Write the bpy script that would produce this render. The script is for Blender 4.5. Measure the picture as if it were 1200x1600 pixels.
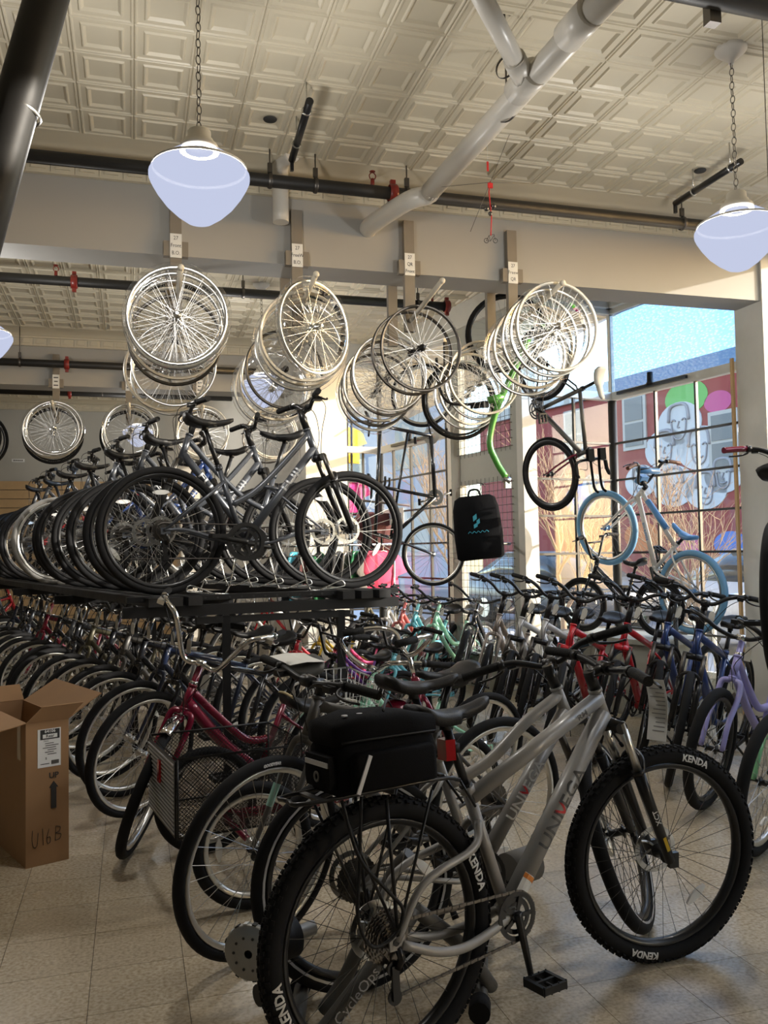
import bpy, bmesh, math, random
from mathutils import Vector as V, Matrix as M

# ------------------------------------------------------------------ scene, camera, world, sun, exposure
for o in list(bpy.data.objects):
    bpy.data.objects.remove(o, do_unlink=True)
scn = bpy.context.scene
COL = scn.collection
random.seed(7)
R_ = math.radians
sin, cos, pi = math.sin, math.cos, math.pi

CAM_H = 1.41
F_PX = 1348.6
YAW, PITCH, ROLL = R_(16.34), R_(2.65), R_(-1.04)
fwd = V((sin(YAW) * cos(PITCH), cos(YAW) * cos(PITCH), sin(PITCH)))
rgt = V((cos(YAW), -sin(YAW), 0))
upv = rgt.cross(fwd)
rr_ = cos(ROLL) * rgt + sin(ROLL) * upv
uu_ = -sin(ROLL) * rgt + cos(ROLL) * upv
cd = bpy.data.cameras.new('camera')
cam = bpy.data.objects.new('camera', cd)
COL.objects.link(cam)
cam.matrix_world = M(((rr_.x, uu_.x, -fwd.x, 0), (rr_.y, uu_.y, -fwd.y, 0), (rr_.z, uu_.z, -fwd.z, CAM_H), (0, 0, 0, 1)))
cd.sensor_fit = 'VERTICAL'
cd.sensor_height = 36.0
cd.lens = 36.0 * F_PX / 1600.0
cd.clip_start = 0.05
cd.clip_end = 400
scn.camera = cam

scn.view_settings.view_transform = 'Standard'
scn.view_settings.look = 'None'
scn.view_settings.gamma = 1.0
scn.view_settings.use_curve_mapping = False
scn.view_settings.exposure = 0.03

SUN_DIR = V((-0.93, 0.36, -0.24)).normalized()
world = bpy.data.worlds.new('world')
scn.world = world
world.use_nodes = True
wn = world.node_tree.nodes
wl = world.node_tree.links
wn.clear()
w_out = wn.new('ShaderNodeOutputWorld')
w_bg = wn.new('ShaderNodeBackground')
w_sky = wn.new('ShaderNodeTexSky')
w_sky.sky_type = 'NISHITA'
w_sky.sun_disc = False
w_sky.sun_elevation = R_(16)
w_sky.sun_rotation = math.atan2(-SUN_DIR.x, -SUN_DIR.y)
w_sky.air_density = 1.0
w_sky.dust_density = 1.2
w_bg.inputs['Strength'].default_value = 0.95
wl.new(w_sky.outputs[0], w_bg.inputs[0])
wl.new(w_bg.outputs[0], w_out.inputs[0])

sl = bpy.data.lights.new('sun', 'SUN')
sl.energy = 7.2
sl.angle = R_(0.6)
sl.color = (1.0, 0.92, 0.80)
so = bpy.data.objects.new('sun', sl)
COL.objects.link(so)
so.rotation_mode = 'QUATERNION'
so.rotation_quaternion = SUN_DIR.to_track_quat('-Z', 'Y')
so.location = (12, -8, 6)
LAMP_W = 560.0        # light of one pendant lamp (its globe lets about a quarter through)

# pixel (1200 x 1600 frame) to a point on a known plane
def ray(x, y):
    return rr_ * ((x - 600) / F_PX) - uu_ * ((y - 800) / F_PX) + fwd
CAM = V((0, 0, CAM_H))
def onz(x, y, z):
    d = ray(x, y); return CAM + d * ((z - CAM_H) / d.z)
def ony(x, y, Y):
    d = ray(x, y); return CAM + d * (Y / d.y)
def ond(x, y, depth):
    return CAM + ray(x, y) * depth

# ------------------------------------------------------------------ materials
MATS = {}
def mat(name, col, rough=0.5, metal=0.0, var=0.06, scale=14.0, bump=0.0, bscale=60.0, emit=None, es=0.0, coat=0.0, spec=0.5, rvar=0.08):
    if name in MATS:
        return MATS[name]
    m = bpy.data.materials.new(name)
    m.use_nodes = True
    nt = m.node_tree
    b = nt.nodes['Principled BSDF']
    b.inputs['Metallic'].default_value = metal
    b.inputs['Roughness'].default_value = rough
    b.inputs['Specular IOR Level'].default_value = spec
    b.inputs['Coat Weight'].default_value = coat
    b.inputs['Coat Roughness'].default_value = 0.12
    c = (col[0], col[1], col[2], 1)
    tc = nt.nodes.new('ShaderNodeTexCoord')
    nz = nt.nodes.new('ShaderNodeTexNoise')
    nz.inputs['Scale'].default_value = scale
    nz.inputs['Detail'].default_value = 3
    nt.links.new(tc.outputs['Object'], nz.inputs['Vector'])
    mx = nt.nodes.new('ShaderNodeMix')
    mx.data_type = 'RGBA'
    mx.inputs[6].default_value = tuple(max(0, v * (1 - var)) for v in c[:3]) + (1,)
    mx.inputs[7].default_value = tuple(min(1, v * (1 + var)) for v in c[:3]) + (1,)
    nt.links.new(nz.outputs[0], mx.inputs[0])
    nt.links.new(mx.outputs[2], b.inputs['Base Color'])
    mr = nt.nodes.new('ShaderNodeMapRange')
    mr.inputs[3].default_value = max(0, rough - rvar)
    mr.inputs[4].default_value = min(1, rough + rvar)
    nt.links.new(nz.outputs[0], mr.inputs[0])
    nt.links.new(mr.outputs[0], b.inputs['Roughness'])
    if bump:
        n2 = nt.nodes.new('ShaderNodeTexNoise')
        n2.inputs['Scale'].default_value = bscale
        nt.links.new(tc.outputs['Object'], n2.inputs['Vector'])
        bp = nt.nodes.new('ShaderNodeBump')
        bp.inputs['Strength'].default_value = bump
        bp.inputs['Distance'].default_value = 0.01
        nt.links.new(n2.outputs[0], bp.inputs['Height'])
        nt.links.new(bp.outputs[0], b.inputs['Normal'])
    if emit:
        b.inputs['Emission Color'].default_value = emit + (1,)
        b.inputs['Emission Strength'].default_value = es
    MATS[name] = m
    return m

def mixmat(name, shaders):
    """thin see-through sheets: list of (bsdf node type, colour, roughness, weight); weights mixed in turn"""
    m = bpy.data.materials.new(name); m.use_nodes = True
    nt = m.node_tree; nt.nodes.clear()
    out = nt.nodes.new('ShaderNodeOutputMaterial')
    prev = None
    for typ, col, rough, w in shaders:
        n = nt.nodes.new(typ)
        n.inputs['Color'].default_value = col + (1,)
        if 'Roughness' in n.inputs: n.inputs['Roughness'].default_value = rough
        if 'Strength' in n.inputs: n.inputs['Strength'].default_value = rough
        if prev is None:
            prev = n
        else:
            x = nt.nodes.new('ShaderNodeMixShader')
            x.inputs[0].default_value = w
            nt.links.new(prev.outputs[0], x.inputs[1]); nt.links.new(n.outputs[0], x.inputs[2])
            prev = x
    nt.links.new(prev.outputs[0], out.inputs[0])
    MATS[name] = m
    return m

mat('rubber', (0.010, 0.010, 0.011), 0.78, spec=0.22)
mat('rubber_grey', (0.16, 0.155, 0.145), 0.7)
mat('rubber_cream', (0.62, 0.58, 0.48), 0.6)
mat('rubber_blue', (0.16, 0.36, 0.58), 0.6)
mat('black_metal', (0.010, 0.010, 0.011), 0.36, coat=0.15, spec=0.4)
mat('black_matt', (0.014, 0.014, 0.015), 0.62)
mat('black_plastic', (0.012, 0.012, 0.013), 0.5, spec=0.3)
mat('rim_beige', (0.56, 0.52, 0.44), 0.4, 0.2)
mat('street_pane', (0.05, 0.06, 0.08), 0.35)
mat('steel', (0.62, 0.62, 0.6), 0.28, 1.0)
mat('dark_steel', (0.14, 0.13, 0.12), 0.42, 1.0)
mat('chrome', (0.82, 0.82, 0.82), 0.1, 1.0, rvar=0.03)
mat('aluminium', (0.72, 0.71, 0.68), 0.32, 1.0)
mat('spoke_steel', (0.42, 0.41, 0.39), 0.35, 1.0)
mat('spoke_black', (0.02, 0.02, 0.02), 0.4)
mat('paint_slate', (0.075, 0.083, 0.10), 0.38, 0.3, coat=0.3)
mat('paint_grey', (0.33, 0.322, 0.308), 0.42, 0.15, coat=0.2)
mat('paint_graphite', (0.13, 0.125, 0.118), 0.48, 0.4)
mat('paint_silver', (0.58, 0.58, 0.57), 0.35, 0.15, coat=0.3)
mat('paint_maroon', (0.20, 0.005, 0.03), 0.25, 0.1, coat=0.8)
mat('paint_red', (0.55, 0.012, 0.025), 0.3, coat=0.6)
mat('paint_blue', (0.022, 0.055, 0.20), 0.32, 0.1, coat=0.5)
mat('paint_purple', (0.36, 0.34, 0.72), 0.35, coat=0.4)
mat('paint_green', (0.25, 0.62, 0.33), 0.35, coat=0.4)
mat('paint_mint', (0.35, 0.70, 0.52), 0.35, coat=0.4)
mat('paint_cyan', (0.18, 0.58, 0.68), 0.35, coat=0.4)
mat('paint_coral', (0.55, 0.14, 0.13), 0.35, coat=0.4)
mat('paint_white', (0.72, 0.70, 0.66), 0.35, coat=0.4)
mat('paint_olive', (0.10, 0.09, 0.055), 0.45, 0.2)
mat('paint_bronze', (0.36, 0.31, 0.27), 0.4, 0.4)
mat('paint_black', (0.013, 0.014, 0.018), 0.25, coat=0.6)
mat('paint_violet', (0.13, 0.02, 0.27), 0.35, coat=0.4)
mat('paint_leaf', (0.075, 0.30, 0.045), 0.35, coat=0.5)
mat('paint_sky', (0.10, 0.28, 0.58), 0.35, coat=0.4)
mat('paint_yellow', (0.65, 0.42, 0.03), 0.4)
mat('paint_pink', (0.62, 0.06, 0.18), 0.4)
mat('saddle_black', (0.013, 0.013, 0.014), 0.45, bump=0.15, bscale=260, spec=0.35)
mat('saddle_grey', (0.11, 0.11, 0.105), 0.5)
mat('saddle_white', (0.7, 0.7, 0.68), 0.5)
mat('grip_black', (0.012, 0.012, 0.012), 0.75, bump=0.3, bscale=180, spec=0.25)
mat('grip_brown', (0.13, 0.05, 0.025), 0.6)
mat('cloth_black', (0.007, 0.007, 0.008), 0.9, bump=0.25, bscale=320, spec=0.12)
mat('reflective_strip', (0.62, 0.63, 0.66), 0.4)
mat('reflector_white', (0.78, 0.78, 0.76), 0.15, coat=0.6)
mat('reflector_red', (0.45, 0.012, 0.015), 0.15, coat=0.8)
mat('tag_paper', (0.70, 0.68, 0.62), 0.8)
mat('white_paper', (0.80, 0.80, 0.78), 0.75)
mat('ink', (0.03, 0.03, 0.03), 0.7)
mat('ink_grey', (0.35, 0.35, 0.35), 0.7)
mat('white_decal', (0.74, 0.74, 0.72), 0.45)
mat('grey_decal', (0.09, 0.09, 0.09), 0.45)
mat('silver_decal', (0.52, 0.53, 0.55), 0.4, 0.3)
mat('mint_decal', (0.30, 0.55, 0.48), 0.45)
mat('red_decal', (0.62, 0.03, 0.04), 0.45)
mat('orange_decal', (0.75, 0.25, 0.04), 0.5)
mat('cardboard', (0.34, 0.195, 0.095), 0.85, var=0.12, scale=6)
mat('cardboard_inner', (0.33, 0.20, 0.105), 0.88, var=0.1)
mat('tape', (0.45, 0.33, 0.2), 0.25)
mat('wood_post', (0.235, 0.205, 0.165), 0.75, var=0.15, scale=8)
mat('wood_dowel', (0.60, 0.55, 0.45), 0.6, var=0.08)
mat('wood_pine', (0.55, 0.36, 0.17), 0.6, var=0.15, scale=5)
mat('paint_ceiling', (0.62, 0.56, 0.43), 0.42, var=0.05, scale=3, bump=0.05, bscale=30)
mat('paint_beam', (0.38, 0.37, 0.345), 0.72, var=0.05, scale=2)
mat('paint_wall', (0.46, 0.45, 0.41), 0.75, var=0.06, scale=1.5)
mat('paint_wall_dark', (0.16, 0.155, 0.145), 0.8, var=0.06, scale=1.5)  # for the unseen walls, darkened to cut the bounce of sunlight
mat('paint_navy', (0.012, 0.02, 0.05), 0.3, coat=0.5)
mat('paint_pillar', (0.60, 0.59, 0.55), 0.6, var=0.05)
mat('paint_cream', (0.66, 0.64, 0.58), 0.6, var=0.05)
mat('paint_door', (0.40, 0.40, 0.35), 0.55, var=0.06)
mat('slatwall', (0.52, 0.35, 0.18), 0.6, var=0.08)
mat('pipe_black', (0.018, 0.017, 0.016), 0.5, var=0.2)
mat('pipe_white', (0.66, 0.63, 0.57), 0.35, var=0.04)
mat('coupling_red', (0.22, 0.018, 0.012), 0.4, coat=0.3)
mat('ribbon_red', (0.6, 0.02, 0.02), 0.5)
mat('lamp_metal', (0.62, 0.58, 0.5), 0.4)
mat('lamp_white', (0.72, 0.70, 0.66), 0.4)
mat('mullion_black', (0.015, 0.015, 0.015), 0.4)
mat('rack_black', (0.010, 0.010, 0.011), 0.5, spec=0.3)
mat('wire_white', (0.78, 0.78, 0.75), 0.4)
mat('flywheel_grey', (0.30, 0.30, 0.29), 0.4, 0.5)
mat('trainer_grey', (0.11, 0.108, 0.102), 0.45, 0.4)
mat('street_wall_red', (0.20, 0.028, 0.026), 0.8, var=0.15, scale=0.6)
mat('street_wall_pale', (0.34, 0.33, 0.32), 0.8, var=0.1, scale=0.6)
mat('mural_white', (0.40, 0.41, 0.44), 0.8, var=0.1, scale=1.2)
mat('mural_line', (0.22, 0.22, 0.25), 0.8)
mat('mural_blue', (0.06, 0.14, 0.42), 0.8)
mat('mural_green', (0.10, 0.32, 0.08), 0.8)
mat('mural_orange', (0.42, 0.13, 0.04), 0.8)
mat('mural_pink', (0.38, 0.06, 0.18), 0.8)
mat('street_wall_lavender', (0.26, 0.275, 0.34), 0.8, var=0.1, scale=0.4)
mat('asphalt', (0.12, 0.125, 0.14), 0.85, var=0.15, scale=2)
mat('concrete', (0.42, 0.42, 0.44), 0.85, var=0.1, scale=2)
mat('bark', (0.34, 0.235, 0.15), 0.85, var=0.2)
mat('car_white', (0.62, 0.64, 0.68), 0.25, coat=0.6)
mat('car_glass', (0.03, 0.04, 0.05), 0.08, coat=0.5)
mat('bag_logo', (0.06, 0.42, 0.55), 0.5)
mat('yellow_bolt', (0.6, 0.4, 0.02), 0.35)
mat('brown_card', (0.45, 0.36, 0.2), 0.8)
for nm, c in (('pink', (0.66, 0.07, 0.15)), ('green', (0.02, 0.15, 0.06)), ('grey', (0.12, 0.11, 0.1)), ('charcoal', (0.03, 0.03, 0.032)), ('maroon', (0.09, 0.03, 0.03)), ('teal', (0.05, 0.3, 0.4)), ('yellow', (0.62, 0.45, 0.04)), ('blue', (0.05, 0.06, 0.3)), ('red', (0.5, 0.03, 0.04)), ('hotpink', (0.7, 0.05, 0.28)), ('white', (0.7, 0.7, 0.68))):
    mat('cloth_' + nm, c, 0.9, var=0.15, scale=9, bump=0.3, bscale=25)

# thin clear glass, opal lamp glass, plastic sleeve
def glass_mat(name, tint, gloss, bump=False, haze=0.0):
    m = bpy.data.materials.new(name); m.use_nodes = True
    nt = m.node_tree; nt.nodes.clear()
    out = nt.nodes.new('ShaderNodeOutputMaterial')
    tr = nt.nodes.new('ShaderNodeBsdfTransparent'); tr.inputs[0].default_value = tint + (1,)
    gl = nt.nodes.new('ShaderNodeBsdfGlossy'); gl.inputs['Roughness'].default_value = 0.04
    lf = nt.nodes.new('ShaderNodeLayerWeight'); lf.inputs[0].default_value = 0.5
    pw = nt.nodes.new('ShaderNodeMath'); pw.operation = 'POWER'; pw.inputs[1].default_value = 5.0
    lw = nt.nodes.new('ShaderNodeMath'); lw.operation = 'MULTIPLY_ADD'; lw.inputs[1].default_value = 0.9; lw.inputs[2].default_value = 0.045
    nt.links.new(lf.outputs['Facing'], pw.inputs[0]); nt.links.new(pw.outputs[0], lw.inputs[0])
    mx = nt.nodes.new('ShaderNodeMixShader')
    last = tr
    if haze:
        tl = nt.nodes.new('ShaderNodeBsdfTranslucent'); tl.inputs[0].default_value = (0.9, 0.95, 1, 1)
        m2 = nt.nodes.new('ShaderNodeMixShader'); m2.inputs[0].default_value = haze
        nt.links.new(tr.outputs[0], m2.inputs[1]); nt.links.new(tl.outputs[0], m2.inputs[2])
        last = m2
    if bump:
        tc = nt.nodes.new('ShaderNodeTexCoord')
        vo = nt.nodes.new('ShaderNodeTexVoronoi'); vo.inputs['Scale'].default_value = 26
        mp = nt.nodes.new('ShaderNodeMapping'); mp.inputs['Scale'].default_value = (1, 1, 1.9)
        nt.links.new(tc.outputs['Object'], mp.inputs[0]); nt.links.new(mp.outputs[0], vo.inputs['Vector'])
        bp = nt.nodes.new('ShaderNodeBump'); bp.inputs['Strength'].default_value = 1.0; bp.inputs['Distance'].default_value = 0.03
        nt.links.new(vo.outputs[0], bp.inputs['Height'])
        cr = nt.nodes.new('ShaderNodeValToRGB')
        cr.color_ramp.elements[0].position = 0.05; cr.color_ramp.elements[0].color = (0.45, 0.68, 1, 1)
        cr.color_ramp.elements[1].position = 0.55; cr.color_ramp.elements[1].color = tint + (1,)
        nt.links.new(vo.outputs[0], cr.inputs[0]); nt.links.new(cr.outputs[0], tr.inputs[0])
        nt.links.new(bp.outputs[0], gl.inputs['Normal'])
        if haze: nt.links.new(bp.outputs[0], tl.inputs['Normal'])
    fm = nt.nodes.new('ShaderNodeMath'); fm.operation = 'MULTIPLY'; fm.inputs[1].default_value = gloss
    nt.links.new(lw.outputs[0], fm.inputs[0]); nt.links.new(fm.outputs[0], mx.inputs[0])
    nt.links.new(last.outputs[0], mx.inputs[1]); nt.links.new(gl.outputs[0], mx.inputs[2])
    nt.links.new(mx.outputs[0], out.inputs[0])
    MATS[name] = m
glass_mat('window_glass', (0.93, 0.95, 0.97), 1.0, haze=0.01)
glass_mat('pebbled_glass', (0.24, 0.46, 0.86), 0.6, bump=True, haze=0.03)
glass_mat('plastic_film', (0.97, 0.97, 0.97), 2.2, haze=0.06)
mixmat('opal_glass', [('ShaderNodeEmission', (0.70, 0.76, 1.0), 0.78, 0), ('ShaderNodeBsdfTransparent', (1, 1, 1), 0, 0.09)])

# vinyl floor tile: beige with fine mottled chips
def tile_mat():
    m = mat('floor_tile', (0.5, 0.42, 0.3), 0.3)
    nt = m.node_tree; b = nt.nodes['Principled BSDF']
    for l in list(b.inputs['Base Color'].links): nt.links.remove(l)
    for l in list(b.inputs['Roughness'].links): nt.links.remove(l)
    ge = nt.nodes.new('ShaderNodeNewGeometry')
    oi = nt.nodes.new('ShaderNodeObjectInfo')
    n1 = nt.nodes.new('ShaderNodeTexNoise'); n1.inputs['Scale'].default_value = 75; n1.inputs['Detail'].default_value = 4
    n2 = nt.nodes.new('ShaderNodeTexNoise'); n2.inputs['Scale'].default_value = 1.6; n2.inputs['Detail'].default_value = 5
    vo = nt.nodes.new('ShaderNodeTexVoronoi'); vo.inputs['Scale'].default_value = 130
    for n in (n1, n2, vo): nt.links.new(ge.outputs['Position'], n.inputs['Vector'])
    cr = nt.nodes.new('ShaderNodeValToRGB')
    e = cr.color_ramp.elements
    e[0].position = 0.30; e[0].color = (0.38, 0.30, 0.20, 1)
    e[1].position = 0.66; e[1].color = (0.66, 0.57, 0.43, 1)
    k = cr.color_ramp.elements.new(0.48); k.color = (0.54, 0.45, 0.32, 1)
    nt.links.new(n1.outputs[0], cr.inputs[0])
    c2 = nt.nodes.new('ShaderNodeValToRGB')
    c2.color_ramp.elements[0].position = 0.3; c2.color_ramp.elements[0].color = (0.78, 0.75, 0.70, 1)
    c2.color_ramp.elements[1].position = 0.62; c2.color_ramp.elements[1].color = (1, 1, 1, 1)
    nt.links.new(n2.outputs[0], c2.inputs[0])
    mu = nt.nodes.new('ShaderNodeMix'); mu.data_type = 'RGBA'; mu.blend_type = 'MULTIPLY'; mu.inputs[0].default_value = 1
    nt.links.new(cr.outputs[0], mu.inputs[6]); nt.links.new(c2.outputs[0], mu.inputs[7])
    c3 = nt.nodes.new('ShaderNodeValToRGB')
    c3.color_ramp.elements[0].position = 0.06; c3.color_ramp.elements[0].color = (0.55, 0.5, 0.42, 1)
    c3.color_ramp.elements[1].position = 0.16; c3.color_ramp.elements[1].color = (1, 1, 1, 1)
    nt.links.new(vo.outputs['Distance'], c3.inputs[0])
    m2 = nt.nodes.new('ShaderNodeMix'); m2.data_type = 'RGBA'; m2.blend_type = 'MULTIPLY'; m2.inputs[0].default_value = 0.6
    nt.links.new(mu.outputs[2], m2.inputs[6]); nt.links.new(c3.outputs[0], m2.inputs[7])
    hs = nt.nodes.new('ShaderNodeHueSaturation')
    mr = nt.nodes.new('ShaderNodeMapRange'); mr.inputs[3].default_value = 0.93; mr.inputs[4].default_value = 1.05
    nt.links.new(oi.outputs['Random'], mr.inputs[0]); nt.links.new(mr.outputs[0], hs.inputs['Value'])
    nt.links.new(m2.outputs[2], hs.inputs['Color']); nt.links.new(hs.outputs[0], b.inputs['Base Color'])
    r2 = nt.nodes.new('ShaderNodeMapRange'); r2.inputs[3].default_value = 0.34; r2.inputs[4].default_value = 0.2
    nt.links.new(n2.outputs[0], r2.inputs[0]); nt.links.new(r2.outputs[0], b.inputs['Roughness'])
tile_mat()
mat('grout', (0.10, 0.08, 0.06), 0.9)

# ------------------------------------------------------------------ mesh helpers
def smooth_curve(pts, k=5, closed=False):
    pts = [V(p) for p in pts]
    n = len(pts); out = []
    rng = n if closed else n - 1
    for i in range(rng):
        p0 = pts[(i - 1) % n] if (closed or i > 0) else pts[0] * 2 - pts[1]
        p1 = pts[i]; p2 = pts[(i + 1) % n]
        p3 = pts[(i + 2) % n] if (closed or i + 2 < n) else pts[-1] * 2 - pts[-2]
        for j in range(k):
            t = j / k
            out.append(0.5 * ((2 * p1) + (p2 - p0) * t + (2 * p0 - 5 * p1 + 4 * p2 - p3) * t * t + (3 * p1 - p0 - 3 * p2 + p3) * t ** 3))
    if not closed: out.append(pts[-1])
    return out

class MB:
    def __init__(self):
        self.v = []; self.f = []; self.s = []
    def add(self, vs, fs, smooth=False):
        b = len(self.v)
        self.v.extend([tuple(p) for p in vs])
        for q in fs:
            self.f.append(tuple(b + i for i in q)); self.s.append(smooth)
        return self
    def tube(self, pts, r, n=8, closed=False, cap=True, flat=None, smooth=True):
        pts = [V(p) for p in pts]; m = len(pts)
        rs = list(r) if isinstance(r, (list, tuple)) else [r] * m
        if len(rs) != m:
            rs = [rs[0] + (rs[-1] - rs[0]) * i / (m - 1) if len(rs) == 2 else rs[min(len(rs) - 1, int(i * len(rs) / m))] for i in range(m)]
        tn = []
        for i in range(m):
            a = pts[(i - 1) % m] if (closed or i) else pts[0]
            c = pts[(i + 1) % m] if (closed or i < m - 1) else pts[-1]
            d = c - a
            tn.append(d.normalized() if d.length > 1e-9 else V((1, 0, 0)))
        ref = V((0, 1, 0)) if abs(tn[0].y) < 0.9 else V((1, 0, 0))
        nv = (ref - tn[0] * ref.dot(tn[0])).normalized()
        vs = []
        for i in range(m):
            nv = nv - tn[i] * nv.dot(tn[i])
            nv = nv.normalized() if nv.length > 1e-6 else V((0, 0, 1))
            bv = tn[i].cross(nv)
            fl = flat if flat else 1.0
            for k in range(n):
                a = 2 * pi * k / n
                vs.append(pts[i] + nv * (rs[i] * cos(a) * fl) + bv * (rs[i] * sin(a)))
        fs = []
        for i in range(m if closed else m - 1):
            j = (i + 1) % m
            for k in range(n):
                l = (k + 1) % n
                fs.append((i * n + k, i * n + l, j * n + l, j * n + k))
        self.add(vs, fs, smooth)
        if cap and not closed:
            b = len(self.v) - len(vs)
            self.f.append(tuple(b + k for k in range(n))[::-1]); self.s.append(False)
            self.f.append(tuple(b + (m - 1) * n + k for k in range(n))); self.s.append(False)
        return self
    def box(self, c, s, mt=None, taper=1.0):
        hx, hy, hz = s[0] / 2, s[1] / 2, s[2] / 2
        vs = []
        for z in (-hz, hz):
            t = taper if z > 0 else 1.0
            for x, y in ((-hx * t, -hy * t), (hx * t, -hy * t), (hx * t, hy * t), (-hx * t, hy * t)):
                p = V((x, y, z))
                if mt: p = mt @ p
                vs.append(p + V(c))
        self.add(vs, [(3, 2, 1, 0), (4, 5, 6, 7), (0, 1, 5, 4), (1, 2, 6, 5), (2, 3, 7, 6), (3, 0, 4, 7)])
        return self
    def bar(self, a, b, w, h):
        a = V(a); b = V(b); d = b - a; L = d.length
        q = d.to_track_quat('X', 'Z').to_matrix()
        return self.box((a + b) / 2, (L, w, h), q)
    def lathe(self, prof, n=24, axis='y', c=(0, 0, 0), closed=False, smooth=True):
        vs = []; m = len(prof); c = V(c)
        for i in range(n):
            a = 2 * pi * i / n
            for r, h in prof:
                if axis == 'y': p = V((r * cos(a), h, r * sin(a)))
                elif axis == 'z': p = V((r * cos(a), r * sin(a), h))
                else: p = V((h, r * cos(a), r * sin(a)))
                vs.append(p + c)
        fs = []
        for i in range(n):
            j = (i + 1) % n
            for k in range(m if closed else m - 1):
                l = (k + 1) % m
                fs.append((i * m + k, i * m + l, j * m + l, j * m + k))
        return self.add(vs, fs, smooth)
    def disc(self, c, r, n=20, axis='y', th=0.002):
        return self.lathe([(0.0001, -th / 2), (r, -th / 2), (r, th / 2), (0.0001, th / 2)], n, axis, c, smooth=False)
    def sphere(self, c, r, n=12, m=8, sc=(1, 1, 1)):
        vs = []; fs = []
        for i in range(m + 1):
            t = pi * i / m
            for k in range(n):
                a = 2 * pi * k / n
                vs.append(V((r * sin(t) * cos(a) * sc[0], r * sin(t) * sin(a) * sc[1], r * cos(t) * sc[2])) + V(c))
        for i in range(m):
            for k in range(n):
                l = (k + 1) % n
                fs.append((i * n + k, (i + 1) * n + k, (i + 1) * n + l, i * n + l))
        return self.add(vs, fs, True)
    def loft(self, secs, smooth=True, cap=True):
        n = len(secs[0]); vs = [p for s in secs for p in s]; fs = []
        for i in range(len(secs) - 1):
            for k in range(n):
                l = (k + 1) % n
                fs.append((i * n + k, i * n + l, (i + 1) * n + l, (i + 1) * n + k))
        self.add(vs, fs, smooth)
        if cap:
            b = len(self.v) - len(vs)
            self.f.append(tuple(b + k for k in range(n))[::-1]); self.s.append(smooth)
            self.f.append(tuple(b + (len(secs) - 1) * n + k for k in range(n))); self.s.append(smooth)
        return self
    def prism(self, poly, y0, y1):
        """outline in x,z extruded from y0 to y1"""
        n = len(poly)
        vs = [(p[0], y0, p[1]) for p in poly] + [(p[0], y1, p[1]) for p in poly]
        fs = [tuple(range(n)), tuple(range(2 * n - 1, n - 1, -1))]
        fs += [(i, n + i, n + (i + 1) % n, (i + 1) % n) for i in range(n)]
        return self.add(vs, fs)
    def xf(self, mt):
        self.v = [tuple(mt @ V(p)) for p in self.v]; return self
    def mesh(self, name):
        me = bpy.data.meshes.new(name)
        me.from_pydata(self.v, [], self.f)
        me.polygons.foreach_set('use_smooth', self.s)
        me.update()
        return me

def obj(name, mb, m, parent=None, mtx=None):
    me = mb.mesh(name) if isinstance(mb, MB) else mb
    if len(me.materials) == 0: me.materials.append(MATS[m])
    o = bpy.data.objects.new(name, me)
    COL.objects.link(o)
    if me.materials[0] != MATS[m]:
        o.material_slots[0].link = 'OBJECT'
        o.material_slots[0].material = MATS[m]
    if parent: o.parent = parent
    if mtx is not None: o.matrix_local = mtx
    return o
def tag(o, label, cat, group=None):
    o['label'] = label; o['category'] = cat
    if group: o['group'] = group
    return o
def thing(name, label, cat, mtx=None, group=None):
    o = bpy.data.objects.new(name, None)
    COL.objects.link(o)
    o.empty_display_size = 0.1
    if mtx is not None: o.matrix_world = mtx
    return tag(o, label, cat, group)
def struct(name, mb, m, parent=None, mtx=None):
    o = obj(name, mb, m, parent, mtx)
    if parent is None: o['kind'] = 'structure'
    return o
def T(x, y, z): return M.Translation((x, y, z))
def RX(a): return M.Rotation(a, 4, 'X')
def RY(a): return M.Rotation(a, 4, 'Y')
def RZ(a): return M.Rotation(a, 4, 'Z')

TXT = {}
def text_geo(s, size, bold=0.0):
    key = (s, size, bold)
    if key not in TXT:
        c = bpy.data.curves.new('lettering', 'FONT')
        c.body = s; c.size = size; c.align_x = 'CENTER'; c.align_y = 'CENTER'
        c.resolution_u = 2; c.offset = bold
        o = bpy.data.objects.new('lettering', c)
        me = o.to_mesh()
        bm = bmesh.new(); bm.from_mesh(me)
        for q in range(-6, 7):      # slice across so that letters can wrap a tube
            bmesh.ops.bisect_plane(bm, geom=bm.verts[:] + bm.edges[:] + bm.faces[:], plane_co=(0, q * size * .07, 0), plane_no=(0, 1, 0))
        bm.verts.index_update()
        vs = [v.co.copy() for v in bm.verts]; fs = [tuple(v.index for v in p.verts) for p in bm.faces]
        bm.free(); o.to_mesh_clear()
        bpy.data.objects.remove(o); bpy.data.curves.remove(c)
        TXT[key] = (vs, fs)
    return TXT[key]
def text_flat(mb, s, size, mt, bold=0.0, sx=1.0):
    """letters in the local x,y plane of mt"""
    vs, fs = text_geo(s, size, bold)
    return mb.add([mt @ V((v.x * sx, v.y, 0)) for v in vs], fs)

# ------------------------------------------------------------------ the room
def pix(p):
    d = V(p) - CAM
    z = d.dot(fwd)
    if z < 0.05: return (-9999, -9999, z)
    return (600 + F_PX * d.dot(rr_) / z, 800 - F_PX * d.dot(uu_) / z, z)
def in_frame(p, m=40):
    x, y, z = pix(p); return -m < x < 1200 + m and -m < y < 1600 + m

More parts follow.
